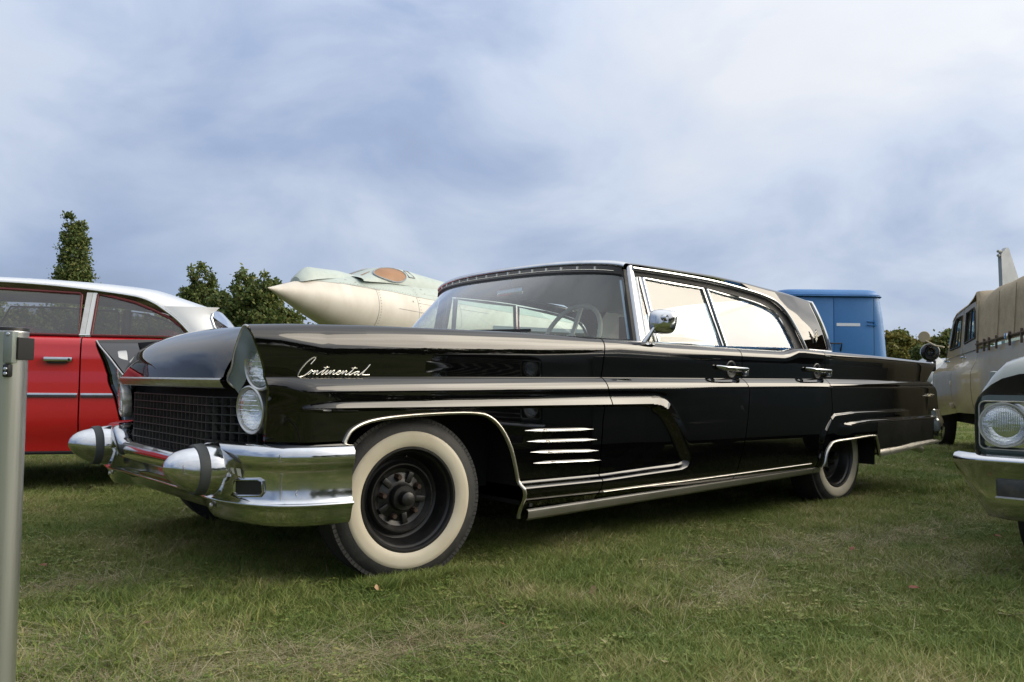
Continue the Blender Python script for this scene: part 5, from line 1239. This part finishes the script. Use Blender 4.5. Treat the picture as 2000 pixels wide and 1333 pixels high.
# unseen trees added behind the camera so the bodywork mirrors a dark band
ROW = [('unseen dark tree added for reflections, behind the camera at the limousine nose end', 188), ('second unseen tree added for reflections behind the camera', 178), ('third unseen tree added for reflections behind the camera', 168), ('fourth unseen tree added for reflections behind the camera', 158), ('fifth unseen tree added for reflections behind the camera', 149), ('sixth unseen tree added for reflections behind the camera', 140), ('seventh unseen tree added for reflections behind the camera', 131), ('eighth unseen tree added for reflections behind the camera', 122), ('ninth unseen tree added for reflections behind the camera', 113), ('last unseen tree added for reflections, behind the sage green sedan', 104)]
for i, (lab, az) in enumerate(ROW):
    rng = np.random.default_rng(300+i); d_ = 34+rng.uniform(-2, 3); x_, y_ = 1.0+d_*math.sin(rad(az)), -1.0+d_*math.cos(rad(az)); h = rng.uniform(5.6, 7.6) if az > 136 else rng.uniform(3.0, 4.2)
    t = thing('tree', lab, 'tree', (x_, y_, 0), rng.uniform(0, 6), 'trees along the edge of the field'); V, F = crown(bushy(h/1.06, 8.5, rng), 7000, .26, rng)
    P('crown', (V.tolist(), F.tolist()), 'leaf_dark', t, smooth_=False); P('trunk', tube([(0, 0, -.1), (0, 0, h*.7)], [.2, .08], 8), 'bark', t)
# ================================================================== lawn
def grass_material(name, stops):
    m = bpy.data.materials.new(name); m.use_nodes = True; MATS[name] = m; nt = m.node_tree; p = nt.nodes['Principled BSDF']; N = nt.nodes.new; L = nt.links.new
    oi = N('ShaderNodeObjectInfo'); g = N('ShaderNodeNewGeometry')
    n = N('ShaderNodeTexNoise'); n.inputs['Scale'].default_value = 1.4; n.inputs['Detail'].default_value = 6; n.inputs['Roughness'].default_value = .65; L(g.outputs['Position'], n.inputs['Vector'])
    a = N('ShaderNodeMath'); a.operation = 'MULTIPLY_ADD'; a.inputs[1].default_value = .30; L(oi.outputs['Random'], a.inputs[0])
    a2 = N('ShaderNodeMath'); a2.operation = 'MULTIPLY_ADD'; a2.inputs[1].default_value = 1.2; a2.inputs[2].default_value = -.35; L(n.outputs[0], a2.inputs[0]); L(a2.outputs[0], a.inputs[2])
    a3 = N('ShaderNodeMath'); a3.operation = 'MULTIPLY_ADD'; a3.inputs[1].default_value = .42; L(g.outputs['Random Per Island'], a3.inputs[0]); L(a.outputs[0], a3.inputs[2])
    r = N('ShaderNodeValToRGB'); L(a3.outputs[0], r.inputs[0]); cr = r.color_ramp
    cr.elements[0].position = stops[0][0]; cr.elements[0].color = (*stops[0][1], 1); cr.elements[1].position = stops[-1][0]; cr.elements[1].color = (*stops[-1][1], 1)
    for q, c_ in stops[1:-1]: e = cr.elements.new(q); e.color = (*c_, 1)
    L(r.outputs[0], p.inputs['Base Color']); p.inputs['Roughness'].default_value = .55; p.inputs['Specular IOR Level'].default_value = .3
    tr = N('ShaderNodeBsdfTranslucent'); L(r.outputs[0], tr.inputs[0]); mx = N('ShaderNodeMixShader'); mx.inputs[0].default_value = .3
    L(p.outputs[0], mx.inputs[1]); L(tr.outputs[0], mx.inputs[2]); L(mx.outputs[0], nt.nodes['Material Output'].inputs[0])
grass_material('grass_blade', [(.10, (.056, .096, .020)), (.42, (.120, .178, .038)), (.66, (.195, .240, .060)), (.84, (.30, .285, .105)), (.97, (.46, .40, .24))])
grass_material('straw', [(.1, (.20, .16, .08)), (.5, (.33, .28, .16)), (.9, (.46, .42, .29))])
def tuft(name, nb, spread, h0, h1, wd, lean, seed, m):
    rng = np.random.default_rng(seed); V = []; F = []
    for _ in range(nb):
        r_ = spread*math.sqrt(rng.random()); a = rng.random()*6.283; x, y = r_*math.cos(a), r_*math.sin(a); h = rng.uniform(h0, h1); th = rng.random()*6.283; ln = lean*rng.uniform(.3, 1.3)*h; fa = rng.random()*6.283
        w_ = wd*rng.uniform(.7, 1.3); dx, dy = math.cos(fa)*w_, math.sin(fa)*w_; lx, ly = math.cos(th)*ln, math.sin(th)*ln
        k = len(V); zt = h*max(.15, 1-.35*lean*rng.random())
        V += [(x-dx, y-dy, -.004), (x+dx, y+dy, -.004), (x+dx*.8+lx*.35, y+dy*.8+ly*.35, zt*.6), (x-dx*.8+lx*.35, y-dy*.8+ly*.35, zt*.6), (x+lx, y+ly, zt)]
        F += [(k, k+1, k+2, k+3), (k+3, k+2, k+4)]
    me = bpy.data.meshes.new(name); me.from_pydata(V, [], F); me.materials.append(MATS[m]); return bpy.data.objects.new(name, me)
def clover(name, seed):
    rng = np.random.default_rng(seed); V = []; F = []
    for _ in range(9):
        x, y = rng.normal(0, .03, 2); z = rng.uniform(.015, .03); r_ = rng.uniform(.007, .012); a0 = rng.random()*6.28
        for j in range(3):
            a = a0+j*2.094; k = len(V); ca, sa = math.cos(a), math.sin(a); nx, ny_ = -sa, ca
            V += [(x, y, z), (x+ca*r_*.8+nx*r_*.55, y+sa*r_*.8+ny_*r_*.55, z+.003), (x+ca*r_*1.35, y+sa*r_*1.35, z+.001), (x+ca*r_*.8-nx*r_*.55, y+sa*r_*.8-ny_*r_*.55, z+.003)]; F += [(k, k+1, k+2, k+3)]
    me = bpy.data.meshes.new(name); me.from_pydata(V, [], F); me.materials.append(MATS['grass_blade']); return bpy.data.objects.new(name, me)
def rosette(name, seed):
    rng = np.random.default_rng(seed); V = []; F = []
    for _ in range(9):
        a = rng.random()*6.28; l = rng.uniform(.018, .038); w_ = l*rng.uniform(.18, .28); up = rng.uniform(.2, .9); ca, sa = math.cos(a), math.sin(a); k = len(V)
        for t_, ww, zz in ((.1, .2, .1), (.4, .9, .45), (.75, .8, .6), (1.0, .05, .55)):
            V += [(ca*l*t_-sa*w_*ww, sa*l*t_+ca*w_*ww, .006+l*up*zz*.8), (ca*l*t_+sa*w_*ww, sa*l*t_-ca*w_*ww, .006+l*up*zz*.8)]
        F += [(k, k+1, k+3, k+2), (k+2, k+3, k+5, k+4), (k+4, k+5, k+7, k+6)]
    me = bpy.data.meshes.new(name); me.from_pydata(V, [], F); me.materials.append(MATS['grass_blade']); return bpy.data.objects.new(name, me)
TUFTS = [tuft('tuft_short', 46, .045, .012, .030, .0011, 1.0, 1, 'grass_blade'), tuft('tuft_mid', 44, .05, .018, .042, .0012, .9, 2, 'grass_blade'), tuft('tuft_long', 34, .04, .030, .062, .0014, .9, 3, 'grass_blade'),
         tuft('tuft_flat', 40, .06, .02, .05, .0012, 1.8, 4, 'grass_blade'), clover('tuft_clover', 5), tuft('tuft_straw', 30, .07, .02, .07, .0010, 3.0, 6, 'straw'), tuft('tuft_mat', 34, .08, .010, .03, .0012, 3.0, 7, 'straw'),
         tuft('tuft_far', 60, .16, .025, .055, .0035, .9, 8, 'grass_blade'), rosette('tuft_rosette', 9)]
def lawn():
    rng = np.random.default_rng(5); pts = []; sc = []; ix = []
    def wedge(n, r0, r1, half):
        r = np.sqrt(rng.uniform(r0*r0, r1*r1, n)); a = rng.uniform(-half, half, n)+YAW
        return np.stack([CAM.x+np.sin(a)*r, CAM.y+np.cos(a)*r], 1)
    patches = [(-.46, -1.576, .34, .13), (-.35, -1.62, .25, .1), (-1.02, -.24, .25, .12), (-1.27, -1.03, .30, .25), (1.59, -1.46, .5, .16), (2.53, -1.63, .6, .2), (-.79, -1.42, .15, .12), (1.9, -2.2, .3, .15), (4.2, -2.4, .8, .3), (-1.25, -1.35, .35, .3), (.8, -1.75, .3, .08)]
    def straw(p):
        s = np.zeros(len(p))
        for x, y, a, b in patches: s = np.maximum(s, np.exp(-(((p[:, 0]-x)/a)**2+((p[:, 1]-y)/b)**2)))
        return s
    def bumpy(p): return .5+.25*np.sin(p[:, 0]*3.1+1.3*np.sin(p[:, 1]*2.2))+.25*np.sin(p[:, 1]*4.3+1.1*np.sin(p[:, 0]*2.7))
    for n, r0, r1, half, k in ((9500, 1.2, 2.6, .95, 1.0), (24000, 2.6, 6.0, .85, 1.05), (22000, 6.0, 13.0, .8, 1.35)):
        p = wedge(n, r0, r1, half); s = straw(p); w_ = bumpy(p); q = rng.random(n)
        i = np.where(q < .34, 0, np.where(q < .66, 1, np.where(q < .74, 3, np.where(q < .80, 4, 1))))
        i = np.where((w_ > .62) & (rng.random(n) < .55), 2, i)
        i = np.where(rng.random(n) < s*.70+.04, np.where(rng.random(n) < .5, 5, 6), i)
        i = np.where((rng.random(n) < .022) & (bumpy(p*1.7) > .5), 8, i)
        pts.append(p); ix.append(i); sc.append(k*rng.uniform(.75, 1.3, n)*(.8+.35*w_))
    p = wedge(16000, 12.0, 45.0, .75); pts.append(p); ix.append(np.full(len(p), 7)); sc.append(rng.uniform(.8, 1.6, len(p)))
    # taller blades hugging the tyres
    tp = []
    for cx, cy, n in ((.0, -.93, 260), (3.33, -.93, 160)):
        x = rng.uniform(cx-.24, cx+.24, n); y = cy-np.abs(rng.normal(0, .03, n)); tp.append(np.stack([x, y], 1))
    p = np.concatenate(tp); pts.append(p); ix.append(np.where(rng.random(len(p)) < .6, 2, 1)); sc.append(rng.uniform(.8, 1.35, len(p)))
    XY = np.concatenate(pts); IX = np.concatenate(ix).astype(np.int32); SC = np.concatenate(sc).astype(np.float32); n = len(XY)
    me = bpy.data.meshes.new('grass'); me.vertices.add(n); co = np.zeros((n, 3), np.float32); co[:, :2] = XY; me.vertices.foreach_set('co', co.ravel())
    for nm, ty, arr in (('kind_index', 'INT', IX), ('size', 'FLOAT', SC), ('turn', 'FLOAT', rng.uniform(0, 6.283, n).astype(np.float32))):
        at_ = me.attributes.new(nm, ty, 'POINT'); at_.data.foreach_set('value', arr)
    o = bpy.data.objects.new('grass', me); link(o); o['kind'] = 'stuff'; o['label'] = 'short mown lawn grass with straw and clover'; o['category'] = 'grass'
    ng = bpy.data.node_groups.new('lawn', 'GeometryNodeTree'); ng.interface.new_socket('Geometry', in_out='INPUT', socket_type='NodeSocketGeometry'); ng.interface.new_socket('Geometry', in_out='OUTPUT', socket_type='NodeSocketGeometry')
    N = ng.nodes.new; L = ng.links.new; gi, go = N('NodeGroupInput'), N('NodeGroupOutput')
    j = N('GeometryNodeJoinGeometry')
    def attr(nm, ty): a = N('GeometryNodeInputNamedAttribute'); a.data_type = ty; a.inputs[0].default_value = nm; return a.outputs[0]
    kidx = attr('kind_index', 'INT'); size = attr('size', 'FLOAT'); turn = attr('turn', 'FLOAT')
    cv = N('ShaderNodeCombineXYZ'); L(turn, cv.inputs[2])
    for k, tf in enumerate(TUFTS):
        oi = N('GeometryNodeObjectInfo'); oi.inputs['Object'].default_value = tf; oi.inputs['As Instance'].default_value = True
        ip = N('GeometryNodeInstanceOnPoints'); cmp_ = N('FunctionNodeCompare'); cmp_.data_type = 'INT'; cmp_.operation = 'EQUAL'
        ins = [s for s in cmp_.inputs if s.type == 'INT']; L(kidx, ins[0]); ins[1].default_value = k
        L(gi.outputs[0], ip.inputs['Points']); L(cmp_.outputs[0], ip.inputs['Selection']); L(oi.outputs['Geometry'], ip.inputs['Instance']); L(cv.outputs[0], ip.inputs['Rotation']); L(size, ip.inputs['Scale']); L(ip.outputs[0], j.inputs[0])
    L(j.outputs[0], go.inputs[0]); md = o.modifiers.new('lawn', 'NODES'); md.node_group = ng
lawn()
# fallen leaves
mat('leaf_tan', (.36, .23, .13), .7); mat('leaf_red', (.17, .045, .025), .7); mat('leaf_brown', (.13, .075, .04), .8)
LV = [(.35, -1.532, .028, 'leaf_tan', 'pale tan fallen leaf standing up in the grass before the doors', 1), (-.16, -1.632, .016, 'leaf_red', 'reddish fallen leaf on the grass below the front wheel', 0), (1.32, -2.233, .020, 'leaf_red', 'dark red fallen leaf on the grass towards the green car', 0), (1.84, -1.735, .016, 'leaf_red', 'small red leaf on the grass beyond the tan one', 0),
      (2.73, -2.041, .024, 'leaf_red', 'red fallen leaf on the grass beneath the green car bumper', 0), (-1.06, .099, .022, 'leaf_red', 'red leaf on the grass beside the barrier post', 0), (-.23, -1.02, .020, 'leaf_tan', 'orange brown leaf at the foot of the front tyre', 1), (2.45, -1.9, .02, 'leaf_brown', 'brown curled leaf in the grass left of the green car', 0), (-1.0, -.95, .018, 'leaf_brown', 'brown leaf on the grass near the front edge of the lawn', 0), (.95, -1.35, .014, 'leaf_red', 'tiny red leaf on the grass below the side trim', 0)]
for i, (x, y, r_, m_, lab, up) in enumerate(LV):
    rng = np.random.default_rng(40+i); prof = [(-1.0, .0), (-.7, .45), (-.2, .62), (.35, .45), (.75, .2), (1.1, 0)]
    V = []; F = []
    for k, (a, b) in enumerate(prof): V += [(a*r_, -b*r_, .25*b*r_), (a*r_, 0, .12*r_*math.sin(k)), (a*r_, b*r_, .30*b*r_)]
    for k in range(len(prof)-1):
        q = k*3; F += [(q, q+1, q+4, q+3), (q+1, q+2, q+5, q+4)]
    V += [(1.1*r_, .05*r_, 0), (1.9*r_, .0, .1*r_), (1.9*r_, .06*r_, .1*r_)]; F.append((len(V)-3, len(V)-2, len(V)-1))
    o = P('fallen_leaf', clean((V, F)), m_, None, ang=180); o.location = (x, y, .032); o.rotation_euler = (rad(65 if up else rng.uniform(-20, 20)), rad(rng.uniform(-25, 25)), rng.uniform(0, 6.28))
    tag(o, lab, 'leaf', 'fallen leaves on the lawn')
